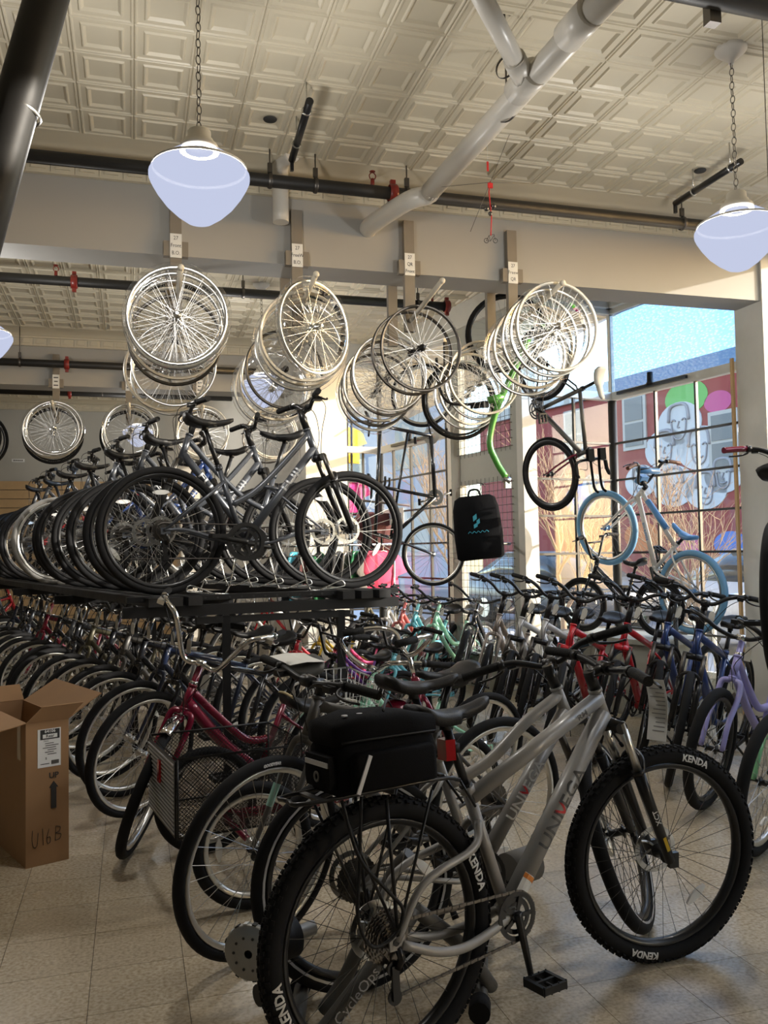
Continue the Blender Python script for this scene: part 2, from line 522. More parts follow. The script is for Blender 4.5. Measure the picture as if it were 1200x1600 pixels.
TILE = 0.3048
floor = struct('floor', MB().box((0.2, 7.0, -0.054), (10.6, 18.0, 0.1)), 'grout')
tm = MB()
h = TILE / 2 - 0.0011
tm.add([(-h, -h, 0), (h, -h, 0), (h, h, 0), (-h, h, 0), (-h, -h, -.004), (h, -h, -.004), (h, h, -.004), (-h, h, -.004)],
       [(0, 1, 2, 3), (4, 5, 1, 0), (5, 6, 2, 1), (6, 7, 3, 2), (7, 4, 0, 3)])
tile_me = tm.mesh('floor_tile'); tile_me.materials.append(MATS['floor_tile'])
spots = []
for i in range(-18, 20):
    for j in range(-6, 50):
        x = -0.137 + TILE * (i + 0.5); y = 2.27 + TILE * (j + 0.5)
        if -4.9 < x < 5.6 and y < 15.9:
            spots.append((x, y))
vis = sorted([s for s in spots if in_frame((s[0], s[1], 0))], key=lambda s: pix((s[0], s[1], 0))[2])
rest = MB()
near = set(vis[:290])
for s in spots:
    if s in near: obj('floor_tile', tile_me, 'floor_tile', floor, T(s[0], s[1], 0))
    else: rest.add([(a[0] + s[0], a[1] + s[1], a[2]) for a in tm.v], tm.f)
fo = obj('floor_tiles', rest, 'floor_tile', floor); fo['kind'] = 'stuff'

# pressed-metal ceiling panels: nested square mouldings
CEIL = 4.03
pm = MB()
rings = [(0.1520, 0), (0.1465, -0.007), (0.1400, -0.007), (0.1335, 0), (0.106, 0), (0.099, -0.009), (0.092, -0.009), (0.078, 0.004), (0.062, 0.004), (0.0, 0.004)]
vs = []; fs = []
for r, z in rings[:-1]:
    vs += [(-r, -r, z), (r, -r, z), (r, r, z), (-r, r, z)]
for k in range(len(rings) - 2):
    for q in range(4):
        fs.append((k * 4 + q, (k + 1) * 4 + q, (k + 1) * 4 + (q + 1) % 4, k * 4 + (q + 1) % 4))
b4 = (len(rings) - 2) * 4
fs.append((b4, b4 + 3, b4 + 2, b4 + 1))
pm.add(vs, fs)
panel_me = pm.mesh('ceiling_panel'); panel_me.materials.append(MATS['paint_ceiling'])
ceil = struct('ceiling', MB().box((0.1, 7.0, CEIL + 0.07), (10.4, 18.4, 0.1)), 'paint_ceiling')
cand = []
for i in range(-14, 17):
    x = 0.024 + TILE * (i + 0.5)
    for j in range(0, 22): cand.append((x, 5.52 - TILE * (j + 0.5)))
    for j in range(0, 14): cand.append((x, 10.36 - TILE * (j + 0.5)))
    for j in range(0, 12): cand.append((x, 15.0 - TILE * (j + 0.5)))
visc = [c for c in cand if in_frame((c[0], c[1], CEIL), 20) and c[1] < 10.5 and not (c[1] > 5.6 and pix((c[0], c[1], CEIL))[1] < 385)]
visc = set(sorted(visc, key=lambda c: pix((c[0], c[1], CEIL))[2])[:298])
rest = MB()
for c in cand:
    if c in visc: obj('ceiling_panel', panel_me, 'paint_ceiling', ceil, T(c[0], c[1], CEIL))
    else: rest.add([(a[0] + c[0], a[1] + c[1], a[2] + CEIL) for a in pm.v], pm.f)
fo = obj('ceiling_panels', rest, 'paint_ceiling', ceil); fo['kind'] = 'stuff'

# beams with plain cove and pressed cornice
def beam(name, y0, y1, z0, x0=-5.1, x1=5.25):
    b = MB().box(((x0 + x1) / 2, (y0 + y1) / 2, (z0 + CEIL) / 2), (x1 - x0, y1 - y0, CEIL - z0 + 0.02))
    o = struct(name, b, 'paint_beam')
    return o
beam1 = beam('ceiling_beam', 5.80, 6.10, 3.41)
beam2 = beam('ceiling_beam', 10.62, 10.95, 3.42, -5.1, 2.1)
corn_me = MB()
corn_me.box((0, 0, 0), (0.145, 0.03, 0.105)).box((0, -0.012, 0.005), (0.09, 0.03, 0.06), taper=0.6).box((0, -0.014, 0.046), (0.15, 0.05, 0.018)).box((0, -0.008, -0.05), (0.15, 0.035, 0.01))
corn = corn_me.mesh('cornice_block'); corn.materials.append(MATS['paint_ceiling'])
ntrim = 0
for yb, yc in ((5.80, 5.52), (10.62, 10.36), (15.25, 15.0)):
    ntrim += 1
    cove = MB()
    prof = [(yc, CEIL), (yc + (yb - yc) * .45, CEIL - .004), (yb - .07, CEIL - .02), (yb - .03, CEIL - .05), (yb - .012, CEIL - .08)]
    vs = []; fs = []
    for q, (y, z) in enumerate(prof): vs += [(-5.1, y, z), (5.25 if yb < 6 else 3.3 if yb < 12 else 2.3, y, z)]
    for q in range(len(prof) - 1): fs.append((2 * q, 2 * q + 1, 2 * q + 3, 2 * q + 2))
    cove.add(vs, fs, True)
    t_ = struct('trim_%d' % ntrim, cove, 'paint_ceiling')
    rest = MB()
    for i in range(69 if yb < 6 else 56 if yb < 12 else 48):
        x = -5.0 + i * 0.148
        if in_frame((x, yb, 3.93), 10) and yb < 12: obj('cornice_block', corn, 'paint_ceiling', t_, T(x, yb - .016, 3.915))
        else: rest.add([(a[0] + x, a[1] + yb - .016, a[2] + 3.915) for a in corn_me.v], corn_me.f)
    o = obj('cornice', rest, 'paint_ceiling', t_); o['kind'] = 'stuff'
# the back side of the beams
for yb in (6.10, 10.95):
    ntrim += 1
    c_ = MB().box((-1.45, yb + 0.02, 3.92), (7.1, 0.04, 0.12)).box((-1.45, yb + 0.09, 4.0), (7.1, 0.16, 0.03))
    struct('trim_%d' % ntrim, c_, 'paint_ceiling')

# walls out of view and the back wall with its slat boards
struct('wall_back', MB().box((-1.85, 15.3, 2.05), (6.5, 0.1, 4.1)), 'paint_wall')
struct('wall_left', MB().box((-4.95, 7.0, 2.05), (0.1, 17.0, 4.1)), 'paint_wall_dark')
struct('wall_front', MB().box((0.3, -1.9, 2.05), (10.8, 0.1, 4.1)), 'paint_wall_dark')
slat = thing('slatwall', 'tan wooden slat boards lining the lower back wall', 'wall panel', T(-0.9, 15.2, 0))
for i in range(18):
    obj('slat_board', MB().box((-.75, 0, 0.09 + i * 0.148), (4.9, 0.03, 0.138)), 'slatwall', slat)
for x in (-1.78, -1.25, -0.72, -0.2):
    nt_ = thing('wall_notice', 'small white printed notice on the back wall above the slat boards', 'sign', T(x, 15.24, 3.02), 'notices on the back wall')
    obj('paper', MB().box((0, 0, 0), (0.2, 0.006, 0.055)), 'white_paper', nt_)
    w_ = MB()
    for q in range(5): w_.box((-0.06 + q * 0.03, -0.005, 0), (0.017, 0.002, 0.022))
    obj('print', w_, 'ink', nt_)

# ---- street front: walls, pillars and glazing turned 10.5 degrees from the room
AW = R_(10.5)
dw = V((-sin(AW), cos(AW), 0)); dn = V((cos(AW), sin(AW), 0))     # along the street front (away), outwards
P1 = V((5.0, 6.1, 0)); PK = P1 + dw * 1.64; P2 = PK - dn * 1.11
PD = P2 + dw * 1.28; PE = PD + dw * 1.80
struct('wall_pillar', MB().box((5.26, 5.95, 2.0), (0.66, 0.34, 4.0)), 'paint_pillar')
def along(p, d, s, o=0.0):
    return p + d * s + V((d.y, -d.x, 0)) * o
def wallbox(mb, p, d, s0, s1, z0, z1, th, off=0.0):
    """box on the line p + d*s, thickness th, shifted sideways by off"""
    a = along(p, d, s0, off); b = along(p, d, s1, off)
    return mb.bar(a + V((0, 0, (z0 + z1) / 2)), b + V((0, 0, (z0 + z1) / 2)), th, z1 - z0)
nwin = 0
def glazing(p, d, length, z0, z1, transom, cols, rows, top_mat, label):
    """steel-framed window: panes between black bars, transom and upper light"""
    global nwin
    nwin += 1
    fr = MB()
    wallbox(fr, p, d, 0, length, z0 - 0.05, z0, 0.06); wallbox(fr, p, d, 0, length, z1, z1 + 0.05, 0.06)
    w = struct('window_%d' % nwin, fr, 'paint_cream')
    wallbox_o = MB(); wallbox(wallbox_o, p, d, 0, length, transom - 0.04, transom + 0.04, 0.07)
    obj('transom', wallbox_o, 'paint_cream', w)
    for s in (0.0, length):
        m_ = MB(); wallbox(m_, p, d, s - 0.02, s + 0.02, z0, z1, 0.05); obj('window_post', m_, 'paint_cream' if top_mat else 'mullion_black', w)
    for s in cols[1:-1]:
        m_ = MB(); wallbox(m_, p, d, s - 0.011, s + 0.011, z0, transom - 0.04, 0.03); obj('glazing_bar', m_, 'mullion_black', w)
    for z in rows[1:-1]:
        m_ = MB(); wallbox(m_, p, d, 0.02, length - 0.02, z - 0.010, z + 0.010, 0.026); obj('glazing_bar', m_, 'mullion_black', w)
    for a, b in zip(cols[:-1], cols[1:]):
        for z, y in zip(rows[:-1], rows[1:]):
            m_ = MB(); q0 = along(p, d, a + .011); q1 = along(p, d, b - .011)
            m_.add([q0 + V((0, 0, z + .01)), q1 + V((0, 0, z + .01)), q1 + V((0, 0, y - .01)), q0 + V((0, 0, y - .01))], [(0, 1, 2, 3)])
            obj('pane', m_, 'window_glass', w)
    m_ = MB(); q0 = along(p, d, .02); q1 = along(p, d, length - .02)
    m_.add([q0 + V((0, 0, transom + .04)), q1 + V((0, 0, transom + .04)), q1 + V((0, 0, z1)), q0 + V((0, 0, z1))], [(0, 1, 2, 3)])
    obj('upper_pane', m_, top_mat or 'window_glass', w)
    return w
ROWS = [0.30, 0.62, 0.98, 1.36, 1.73, 2.09, 2.46, 2.90]
W1 = glazing(P1, dw, 1.64, 0.30, 3.78, 2.94, [0.02, 0.54, 1.04, 1.62], ROWS, 'pebbled_glass', '')
W2 = glazing(PK, -dn, 1.0, 0.30, 3.78, 2.94, [0.02, 0.5, 0.98], ROWS, None, '')
W3 = glazing(PD + dw * .12, dw, 1.68, 0.30, 3.72, 2.70, [0.02, 0.4, 0.85, 1.3, 1.66], [0.3, 0.7, 1.1, 1.5, 1.9, 2.3, 2.66], None, '')
W4 = glazing(PE, -dn, 0.47, 0.30, 3.72, 2.70, [0.02, 0.24, 0.45], [0.3, 0.7, 1.1, 1.5, 1.9, 2.3, 2.66], None, '')
# slim black corner posts and the low sill walls, soffits over the display bay
st = MB()
wallbox(st, P1, dw, 0, 1.64, 0, 0.25, 0.12); wallbox(st, PK, -dn, 0, 1.1, 0, 0.25, 0.12)
wallbox(st, PD, dw, 0, 1.8, 0, 0.25, 0.12); wallbox(st, PE, -dn, 0, 0.8, 0, 0.25, 0.12)
struct('baseboard_right', st, 'paint_door')
for p in (PK, PE):
    ntrim += 1
    struct('trim_%d' % ntrim, MB().tube([p + V((0, 0, .25)), p + V((0, 0, 2.93 if p is PK else 2.68))], 0.044, 10), 'mullion_black')
sf = MB()
wallbox(sf, P1, dw, -0.1, 1.7, 3.83, 4.1, 0.16); wallbox(sf, PK, -dn, 0, 1.1, 3.83, 4.1, 0.16)
wallbox(sf, PD, dw, -1.3, 1.8, 3.77, 4.1, 0.16); wallbox(sf, PE, -dn, 0, 1.0, 3.77, 4.1, 0.16)
struct('wall_right', sf, 'paint_cream')
# white jamb beside the door and the sunlit column at the end of the glazing
jb = MB(); wallbox(jb, PK, -dn, 1.0, 1.16, 0.0, 3.83, 0.10)
struct('wall_jamb', jb, 'paint_cream')
cl = MB(); wallbox(cl, PE, -dn, 0.50, 1.05, 0.0, 4.0, 0.18)
struct('wall_column', cl, 'paint_cream')
bw = MB(); q = PE - dn * 1.0 + dw * .1
wallbox(bw, q, dw, 0.0, 4.7, 0.0, 4.0, 0.12)
struct('wall_right_back', bw, 'paint_cream')
# street door: framed leaf with wire grid over two glass lights
door = struct('door_1', wallbox(wallbox(wallbox(wallbox(wallbox(MB(), P2, dw, 0.0, 0.16, 0, 3.77, .08), P2, dw, 1.10, 1.28, 0, 3.77, .08), P2, dw, .16, 1.1, 0, .35, .07), P2, dw, .16, 1.1, 2.1, 2.42, .07), P2, dw, .16, 1.1, 3.5, 3.77, .07), 'paint_door')
for z0, z1 in ((.35, 2.1), (2.42, 3.5)):
    m_ = MB(); a = along(P2, dw, .16); b = along(P2, dw, 1.1)
    m_.add([a + V((0, 0, z0)), b + V((0, 0, z0)), b + V((0, 0, z1)), a + V((0, 0, z1))], [(0, 1, 2, 3)])
    obj('pane', m_, 'window_glass', door)
    g = MB()
    k = 0.16
    while k < 1.1:
        g.tube([along(P2, dw, k, -.05) + V((0, 0, z0 - .04)), along(P2, dw, k, -.05) + V((0, 0, z1 + .04))], .0025, 4); k += .075
    k = z0
    while k < z1 + .02:
        g.tube([along(P2, dw, .12, -.05) + V((0, 0, k)), along(P2, dw, 1.14, -.05) + V((0, 0, k))], .0025, 4); k += .075
    o = obj('wire_grid', g, 'dark_steel', door); o['kind'] = 'stuff'
# the street front goes on toward the viewer, out of the picture: unseen, shaped to block low sun, solid below and glazed above
sw = MB()
Q0 = V((5.22, 5.78, 0))
wallbox(sw, Q0, -dw, 0, 7.9, 0, 2.15, 0.12); wallbox(sw, Q0, -dw, 0, 7.9, 3.75, 4.1, 0.12); wallbox(sw, Q0, -dw, 2.85, 7.9, 2.15, 3.75, 0.12)
wallbox(sw, Q0, -dw, 1.40, 1.48, 2.15, 3.75, 0.1)
struct('wall_right_near', sw, 'paint_cream')
for s in (0.02, 1.46):
    nwin += 1
    m_ = MB(); a = along(Q0, -dw, s); b = along(Q0, -dw, s + 1.4)
    m_.add([a + V((0, 0, 2.15)), b + V((0, 0, 2.15)), b + V((0, 0, 3.75)), a + V((0, 0, 3.75))], [(0, 1, 2, 3)])
    struct('window_%d' % nwin, m_, 'window_glass')
# pine boards framing the pillar
for x, y in ((4.905, 6.14), (5.02, 5.775)):
    ntrim += 1
    struct('trim_%d' % ntrim, MB().box((x, y, 1.5), (0.02, 0.03, 3.0 if y > 6 else 2.95)), 'wood_pine')

# ------------------------------------------------------------------ street outside
gx = MB().box((14, 16, -0.16), (17.5, 90, 0.1)); struct('street', gx, 'asphalt')
kb = MB(); wallbox(kb, V((5.35, 4, 0)), dw, -16, 60, -0.10, -0.03, 3.2, 1.6); struct('sidewalk', kb, 'concrete')
fp = V((17.5, 10, 0))
fb = MB(); wallbox(fb, fp, dw, 2, 22, -0.1, 6.3, 0.4)
facade = thing('mural_building', 'red painted building with white portrait mural across the street', 'building', T(fp.x, fp.y, -0.1))
FI = facade.matrix_world.inverted()
def fpart(name, mb, m): return obj(name, mb, m, facade, FI)
fpart('wall', fb, 'street_wall_red')
rf = MB(); wallbox(rf, fp, dw, 2, 22, 6.3, 6.7, 0.7); fpart('parapet', rf, 'street_wall_pale')
def on_facade(x, y):
    """point of the facade seen at that pixel: distance along it and height"""
    d = ray(x, y); n = dn
    t = (fp - CAM).dot(n) / d.dot(n); q = CAM + d * t
    return (q - fp).dot(dw), q.z
def wall_disc(x, y, r, name, m, off=.23, flat=1.0):
    s, z = on_facade(x, y); mb = MB(); vs = []; n = 26
    c = along(fp, dw, s, -off) + V((0, 0, z))
    for i in range(n):
        a = 2 * pi * i / n; vs.append(c + dw * (r * cos(a) * flat) + V((0, 0, r * sin(a))))
    b = len(vs); vs += [v + dn * .05 for v in vs]
    mb.add(vs, [tuple(range(n))] + [(i, (i + 1) % n, b + (i + 1) % n, b + i) for i in range(n)])
    fpart(name, mb, m); return s, z
def wall_line(pts, w, m, off=.25, name='mural_stroke'):
    q = [along(fp, dw, s, -off) + V((0, 0, z)) for s, z in pts]
    fpart(name, MB().tube(smooth_curve(q, 4), w, 5), m)
for (x, y, r) in ((1070, 662, .62), (1048, 702, .6), (1102, 700, .62), (1010, 752, .5), (1062, 760, .6), (1112, 765, .55), (1140, 742, .5), (935, 760, .4)):
    s, z = wall_disc(x, y, r, 'mural_portrait', 'mural_white', flat=1.35)
    rr = r * .62
    wall_line([(s - rr, z + .1 * r), (s - .8 * rr, z + .75 * r), (s, z + .9 * r), (s + .8 * rr, z + .75 * r), (s + rr, z + .1 * r)], .05, 'mural_line')
    wall_line([(s - .75 * rr, z + .1 * r), (s - .55 * rr, z - .55 * r), (s, z - .75 * r), (s + .55 * rr, z - .55 * r), (s + .75 * rr, z + .1 * r)], .025, 'mural_line')
    for q in (-.32, .32): wall_line([(s + q * r - .12 * r, z + .12 * r), (s + q * r, z + .2 * r), (s + q * r + .12 * r, z + .12 * r)], .025, 'mural_line')
    wall_line([(s - .02, z + .1 * r), (s + .08 * r, z - .18 * r), (s - .05 * r, z - .2 * r)], .02, 'mural_line')
    wall_line([(s - .22 * r, z - .4 * r), (s, z - .45 * r), (s + .22 * r, z - .4 * r)], .025, 'mural_line')
for (x, y, r, m) in ((1080, 622, .5, 'mural_green'), (915, 780, .5, 'mural_blue'), (1010, 838, .45, 'mural_orange'), (1150, 850, .35, 'mural_blue'), (1130, 628, .3, 'mural_pink'), (905, 745, .35, 'mural_orange'), (1085, 850, .3, 'mural_pink')):
    wall_disc(x, y, r, 'mural_patch', m, .215, 1.6)
for (x, y) in ((1000, 660), (1140, 690), (905, 680)):
    s, z = on_facade(x, y)
    m_ = MB(); wallbox(m_, fp, dw, s - .5, s + .5, z - .85, z + .85, .5); w_ = fpart('window', m_, 'street_wall_pale')
    m_ = MB(); wallbox(m_, fp, dw, s - .38, s + .38, z - .74, z - .04, .54); o = obj('pane', m_, 'street_pane', w_)
    m_ = MB(); wallbox(m_, fp, dw, s - .38, s + .38, z + .04, z + .74, .54)
    o = obj('pane', m_, 'street_pane', w_)
# pale neighbour further along the street
nb = thing('lavender_building', 'tall lavender grey building further along the street', 'building', T(13, 33, -0.1))
m_ = MB(); wallbox(m_, fp, dw, 24, 95, -0.1, 15, .6); obj('wall', m_, 'street_wall_lavender', nb, nb.matrix_world.inverted())
m_ = MB(); wallbox(m_, fp, dw, 23.8, 95, 15, 15.5, .9); obj('parapet', m_, 'concrete', nb, nb.matrix_world.inverted())
for i in range(10):
    for z in (1.2, 5.2, 9.2):
        m_ = MB(); wallbox(m_, fp, dw, 26 + i * 6.5, 29 + i * 6.5, z, z + 2.4, .7)
        obj('window', m_, 'street_wall_pale' if z < 2 else 'street_pane', nb, nb.matrix_world.inverted())
# bare street trees
def tree(x, y, hgt, seed, label):
    rnd = random.Random(seed)
    t_ = thing('bare_tree', label, 'tree', T(x, y, -0.05))
    tr = MB(); tw = MB()
    def grow(p, d, L, r, lev):
        n = 4; pts = [p]
        for i in range(n):
            d = (d + V((rnd.uniform(-.22, .22), rnd.uniform(-.22, .22), rnd.uniform(-.05, .16)))).normalized()
            p = p + d * (L / n); pts.append(p)
        (tr if lev < 2 else tw).tube(pts, [r, r * .55], 5 if lev < 2 else 4, cap=False)
        if lev >= 4: return
        for k in range(4 if lev else 6):
            q = pts[-1] if k == 0 else pts[rnd.randint(1, n)]
            dd = (d + V((rnd.uniform(-1, 1), rnd.uniform(-1, 1), rnd.uniform(-.1, .7))) * .85).normalized()
            grow(q, dd, L * rnd.uniform(.62, .8), r * .52, lev + 1)
    grow(V((0, 0, 0)), V((0, 0, 1)), hgt * .3, .05 * hgt / 4, 0)
    obj('trunk', tr, 'bark', t_); o = obj('twigs', tw, 'bark', t_); o['kind'] = 'stuff'
tree(7.3, 9.9, 4.2, 3, 'bare young street tree with pale twigs outside the pebbled window')
tree(7.0, 13.2, 4.6, 11, 'bare street tree behind the nearer one, before the mural')
tree(6.2, 16.5, 5.0, 5, 'bare street tree further up the sidewalk by the street door')
# parked car
def car(p, yaw, m, label):
    t_ = thing('parked_car', label, 'car', T(*p) @ RZ(yaw))
    def sec(y, z0, z1, hw, t): return [V((x, y, z)) for x, z in ((-hw, z0), (-hw - .03, (z0 + z1) / 2), (-hw * t, z1), (hw * t, z1), (hw + .03, (z0 + z1) / 2), (hw, z0))]
    b_ = MB().loft([sec(-2.15, .45, .7, .7, .85), sec(-2.0, .28, .85, .82, .92), sec(-1.0, .25, .98, .87, .95), sec(0, .25, 1.0, .88, .95), sec(1.4, .25, 1.02, .87, .95), sec(2.0, .28, .98, .82, .92), sec(2.15, .45, .8, .74, .88)])
    obj('body', b_, m, t_)
    g_ = MB().loft([sec(-1.15, .95, .99, .80, .98), sec(-.45, .95, 1.42, .78, .78), sec(.9, .95, 1.44, .78, .78), sec(1.85, .95, 1.0, .78, .95)])
    obj('glasshouse', g_, 'car_glass', t_)
    obj('roof', MB().loft([sec(-.5, 1.40, 1.44, .60, .9), sec(.9, 1.42, 1.47, .60, .9)]), m, t_)
    for y in (-1.35, 1.3):
        for s in (-1, 1):
            w_ = obj('wheel', MB().lathe([(.2, -.09), (.31, -.09), (.33, -.05), (.33, .05), (.31, .09), (.2, .09)], 24, 'x'), 'rubber', t_, T(s * .8, y, .33))
            obj('hubcap', MB().disc((s * .085, 0, 0), .2, 20, 'x', .02), 'aluminium', w_)
    for s in (-1, 1): obj('headlamp', MB().sphere((s * .55, -2.05, .68), .1, 10, 6, (1.3, .6, .7)), 'reflector_white', t_)
car((8.9, 9.6, -.1), AW, 'car_white', 'white parked car at the kerb outside the window')
car((8.1, 15.5, -.1), AW, 'paint_slate', 'dark grey parked car further along the kerb')
rl = thing('street_bike_rail', 'steel hoop rail standing on the sidewalk outside the window', 'rail', T(6.4, 8.0, -0.03))
obj('hoop', MB().tube(smooth_curve([(-.35, 0, 0), (-.35, 0, .7), (-.2, 0, .88), (.2, 0, .88), (.35, 0, .7), (.35, 0, 0)], 5), .025, 8), 'steel', rl)

# ------------------------------------------------------------------ ceiling services
def pipe(name, pts, r, m, label, cat='pipe', group=None, n=14):
    c = V(pts[0]); t_ = thing(name, label, cat, T(*c), group)
    obj('pipe_run', MB().tube([V(p) - c for p in pts], r, n), m, t_)
    return t_, c
def coupling(t_, c, p, ax='x', s=1.0):
    mb = MB()
    mb.lathe([(.055 * s, -.028), (.062 * s, -.02), (.062 * s, .02), (.055 * s, .028)], 18, ax)
    mb.box((0, 0, .072 * s), (.035, .03, .035)).box((0, 0, -.072 * s), (.035, .03, .035))
    obj('coupling', mb, 'coupling_red', t_, T(*(V(p) - c)))
def hanger(t_, c, x, y, z, top=CEIL, r=.045):
    mb = MB().tube([(0, 0, r), (0, 0, top - z)], .005, 6).lathe([(r + .004, -.012), (r + .008, 0), (r + .004, .012)], 14, 'x')
    mb.box((0, 0, r + .04), (.03, .02, .06))
    obj('pipe_hanger', mb, 'dark_steel', t_, T(*(V((x, y, z)) - c)))
def sprinkler(t_, c, p):
    mb = MB().tube([(0, 0, 0.03), (0, 0, .085)], .014, 8).tube(smooth_curve([(-.016, 0, .085), (-.022, 0, .11), (0, 0, .13), (.022, 0, .11), (.016, 0, .085)], 3), .004, 5).disc((0, 0, .135), .02, 10, 'z', .004)
    obj('sprinkler_head', mb, 'coupling_red', t_, T(*(V(p) - c)))
t1, c1 = pipe('sprinkler_pipe', [(-2.2, 5.45, 3.82), (4.9, 5.45, 3.82)], .042, 'pipe_black', 'black sprinkler pipe running in front of the near ceiling beam')
coupling(t1, c1, (1.70, 5.45, 3.82)); sprinkler(t1, c1, (1.56, 5.45, 3.82))
for x in (.87, 1.17, 1.80, 3.96): hanger(t1, c1, x, 5.45, 3.82)
t2, c2 = pipe('sprinkler_pipe', [(-3, 7.9, 3.82), (3.02, 7.9, 3.82)], .042, 'pipe_black', 'black sprinkler pipe behind the near beam with red end cap')
coupling(t2, c2, (-.47, 7.9, 3.82)); coupling(t2, c2, (3.0, 7.9, 3.82)); sprinkler(t2, c2, (-.62, 7.9, 3.82)); sprinkler(t2, c2, (2.85, 7.9, 3.82))
for x in (1.0, 2.7): hanger(t2, c2, x, 7.9, 3.82)
t3, c3 = pipe('sprinkler_pipe', [(-3, 10.40, 3.62), (1.6, 10.40, 3.62)], .042, 'pipe_black', 'black sprinkler pipe running in front of the far ceiling beam')
coupling(t3, c3, (-.70, 10.40, 3.62)); coupling(t3, c3, (1.5, 10.4, 3.62))
for x in (-1.2, .4): hanger(t3, c3, x, 10.40, 3.62)
t4, c4 = pipe('sprinkler_pipe', [(-3, 13.2, 3.80), (2.6, 13.2, 3.80)], .05, 'pipe_black', 'black sprinkler pipe beyond the far ceiling beam')
coupling(t4, c4, (-.85, 13.2, 3.80)); sprinkler(t4, c4, (-1.1, 13.2, 3.8))
for x in (-.4, .8): hanger(t4, c4, x, 13.2, 3.8)
# fat black main running down beside the camera
a = ond(78, -20, 2.3); b = ond(-45, 420, 2.15)
d_ = (b - a).normalized(); a2 = a - d_ * ((CEIL - .02 - a.z) / -d_.z)
t5, c5 = pipe('sprinkler_main', [a2, b + d_ * .8], .055, 'pipe_black', 'fat black riser pipe slanting down beside the doorway', n=20)
q = ond(28, 176, 2.24); ax = d_
rg = MB().lathe([(.056, -.006), (.060, 0), (.056, .006)], 24, 'z')
obj('pipe_clamp', rg, 'steel', t5, T(*(q - c5)) @ d_.to_track_quat('Z', 'Y').to_matrix().to_4x4())
# white plastic drain pipe with branch
A = onz(985, -45, 3.72); B = onz(672, 300, 3.72); J = onz(822, 128, 3.72)
t6, c6 = pipe('drain_pipe', [A, B], .062, 'pipe_white', 'white plastic drain pipe hung under the ceiling with branch joint', n=18)
dd = (B - A).normalized()
for q, s in ((J, 1.0), (onz(905, 38, 3.72), 1.0)):
    obj('pipe_socket', MB().tube([q - dd * .10 - c6, q + dd * .10 - c6], .072, 18), 'pipe_white', t6)
C_ = onz(735, -40, 3.78)
obj('branch', MB().tube([C_ - c6, J - c6], .045, 16), 'pipe_white', t6)
bd = (J - C_).normalized()
obj('branch_socket', MB().tube([J - bd * .2 - c6, J - bd * .05 - c6], .055, 16), 'pipe_white', t6)
obj('elbow', MB().tube([q - c6 for q in smooth_curve([B - dd * .05, B + dd * .05, V((B.x - .10, B.y + .14, 3.71)), V((B.x - .22, 5.66, 3.70)), V((B.x - .24, 5.82, 3.70))], 4)], .062, 16), 'pipe_white', t6)
for q, r in ((onz(790, 105, 3.76), .05), (onz(792, 170, 3.72), .066)):
    obj('strap', MB().lathe([(r + .003, -.008), (r + .006, 0), (r + .003, .008)], 18, 'x').tube([(0, 0, r), (0, 0, CEIL - q.z)], .006, 6), 'dark_steel', t6, T(*(q - c6)) @ RZ(.6))
v0 = ony(437, 268, 5.72)
t7, c7 = pipe('drain_elbow', smooth_curve([V((v0.x + .05, 5.50, v0.z + .03)), V((v0.x, 5.62, v0.z + .03)), V((v0.x, 5.70, v0.z - .05)), V((v0.x, 5.70, v0.z - .36))], 5), .055, 'pipe_white', 'short white drain elbow dropping in front of the beam', n=16)
# short black rails hung from the ceiling
for (p, q, lab) in (((484, 158), (456, 250), 'short black rail hung from the ceiling above the drain elbow'), ((1158, 252), (1055, 318), 'short black rail hung from the ceiling beside the hanging lamp')):
    a = onz(*p, 3.86); b = onz(*q, 3.86)
    t_, c_ = pipe('ceiling_rail', [a, b], .022, 'black_metal', lab, 'rail')
    for k in (.15, .7):
        g = a.lerp(b, k); obj('rail_hook', MB().tube([(0, 0, .02), (0, 0, CEIL - 3.86)], .004, 6).lathe([(.024, -.006), (.03, 0), (.024, .006)], 12, 'y'), 'steel', t_, T(*(g - c_)))
    obj('rail_end', MB().box((0, 0, -.03), (.02, .02, .08)), 'black_metal', t_, T(*(b - c_)))
for (x, y) in ((422, 188), (1094, 268)):
    g = onz(x, y, CEIL - .01)
    tag(obj('ceiling_knockout', MB().lathe([(.0001, 0), (.038, 0), (.042, .006)], 18, 'z'), 'ink', None, T(*g)), 'round black knockout hole in a pressed ceiling panel', 'hole', 'knockout holes in the ceiling')
g = onz(1112, 6, 3.9)
t_, c_ = pipe('ceiling_pipe', [onz(930, -60, 3.9) * 1 - V((3.2, 0, 0)), V((5.15, onz(1260, 30, 3.9).y + .02, 3.9))], .05, 'pipe_black', 'black pipe above the white lamp rose, under the ceiling')
obj('pipe_hanger', MB().box((0, 0, -.02), (.06, .05, .16)), 'dark_steel', t_, T(*(g - c_)))

# pendant lamps: rose, chain, cap and opal schoolhouse globe
gp = [(.0005, .116), (.05, .117), (.060, .12), (.075, .118), (.10, .105), (.15, .072), (.19, .036), (.208, .018), (.2145, .008), (.2145, -.012), (.205, -.035), (.182, -.075), (.145, -.125), (.10, -.168), (.055, -.20), (.02, -.212), (.0005, -.214)]
globe_me = MB().lathe(gp, 40, 'z').mesh('globe')
bead_me = MB().lathe([(.196, .042), (.203, .040), (.206, .030), (.2, .03)], 40, 'z').mesh('globe_bead')
cap_me = MB().lathe([(.0005, .205), (.045, .203), (.05, .198), (.05, .165), (.06, .162), (.062, .15), (.078, .14), (.085, .125), (.085, .112), (.06, .112)], 28, 'z').mesh('lamp_cap')
rose_me = MB().lathe([(.0005, -.085), (.014, -.085), (.018, -.07), (.05, -.045), (.078, -.02), (.082, -.012), (.082, 0)], 28, 'z').mesh('ceiling_rose')
lk = MB()
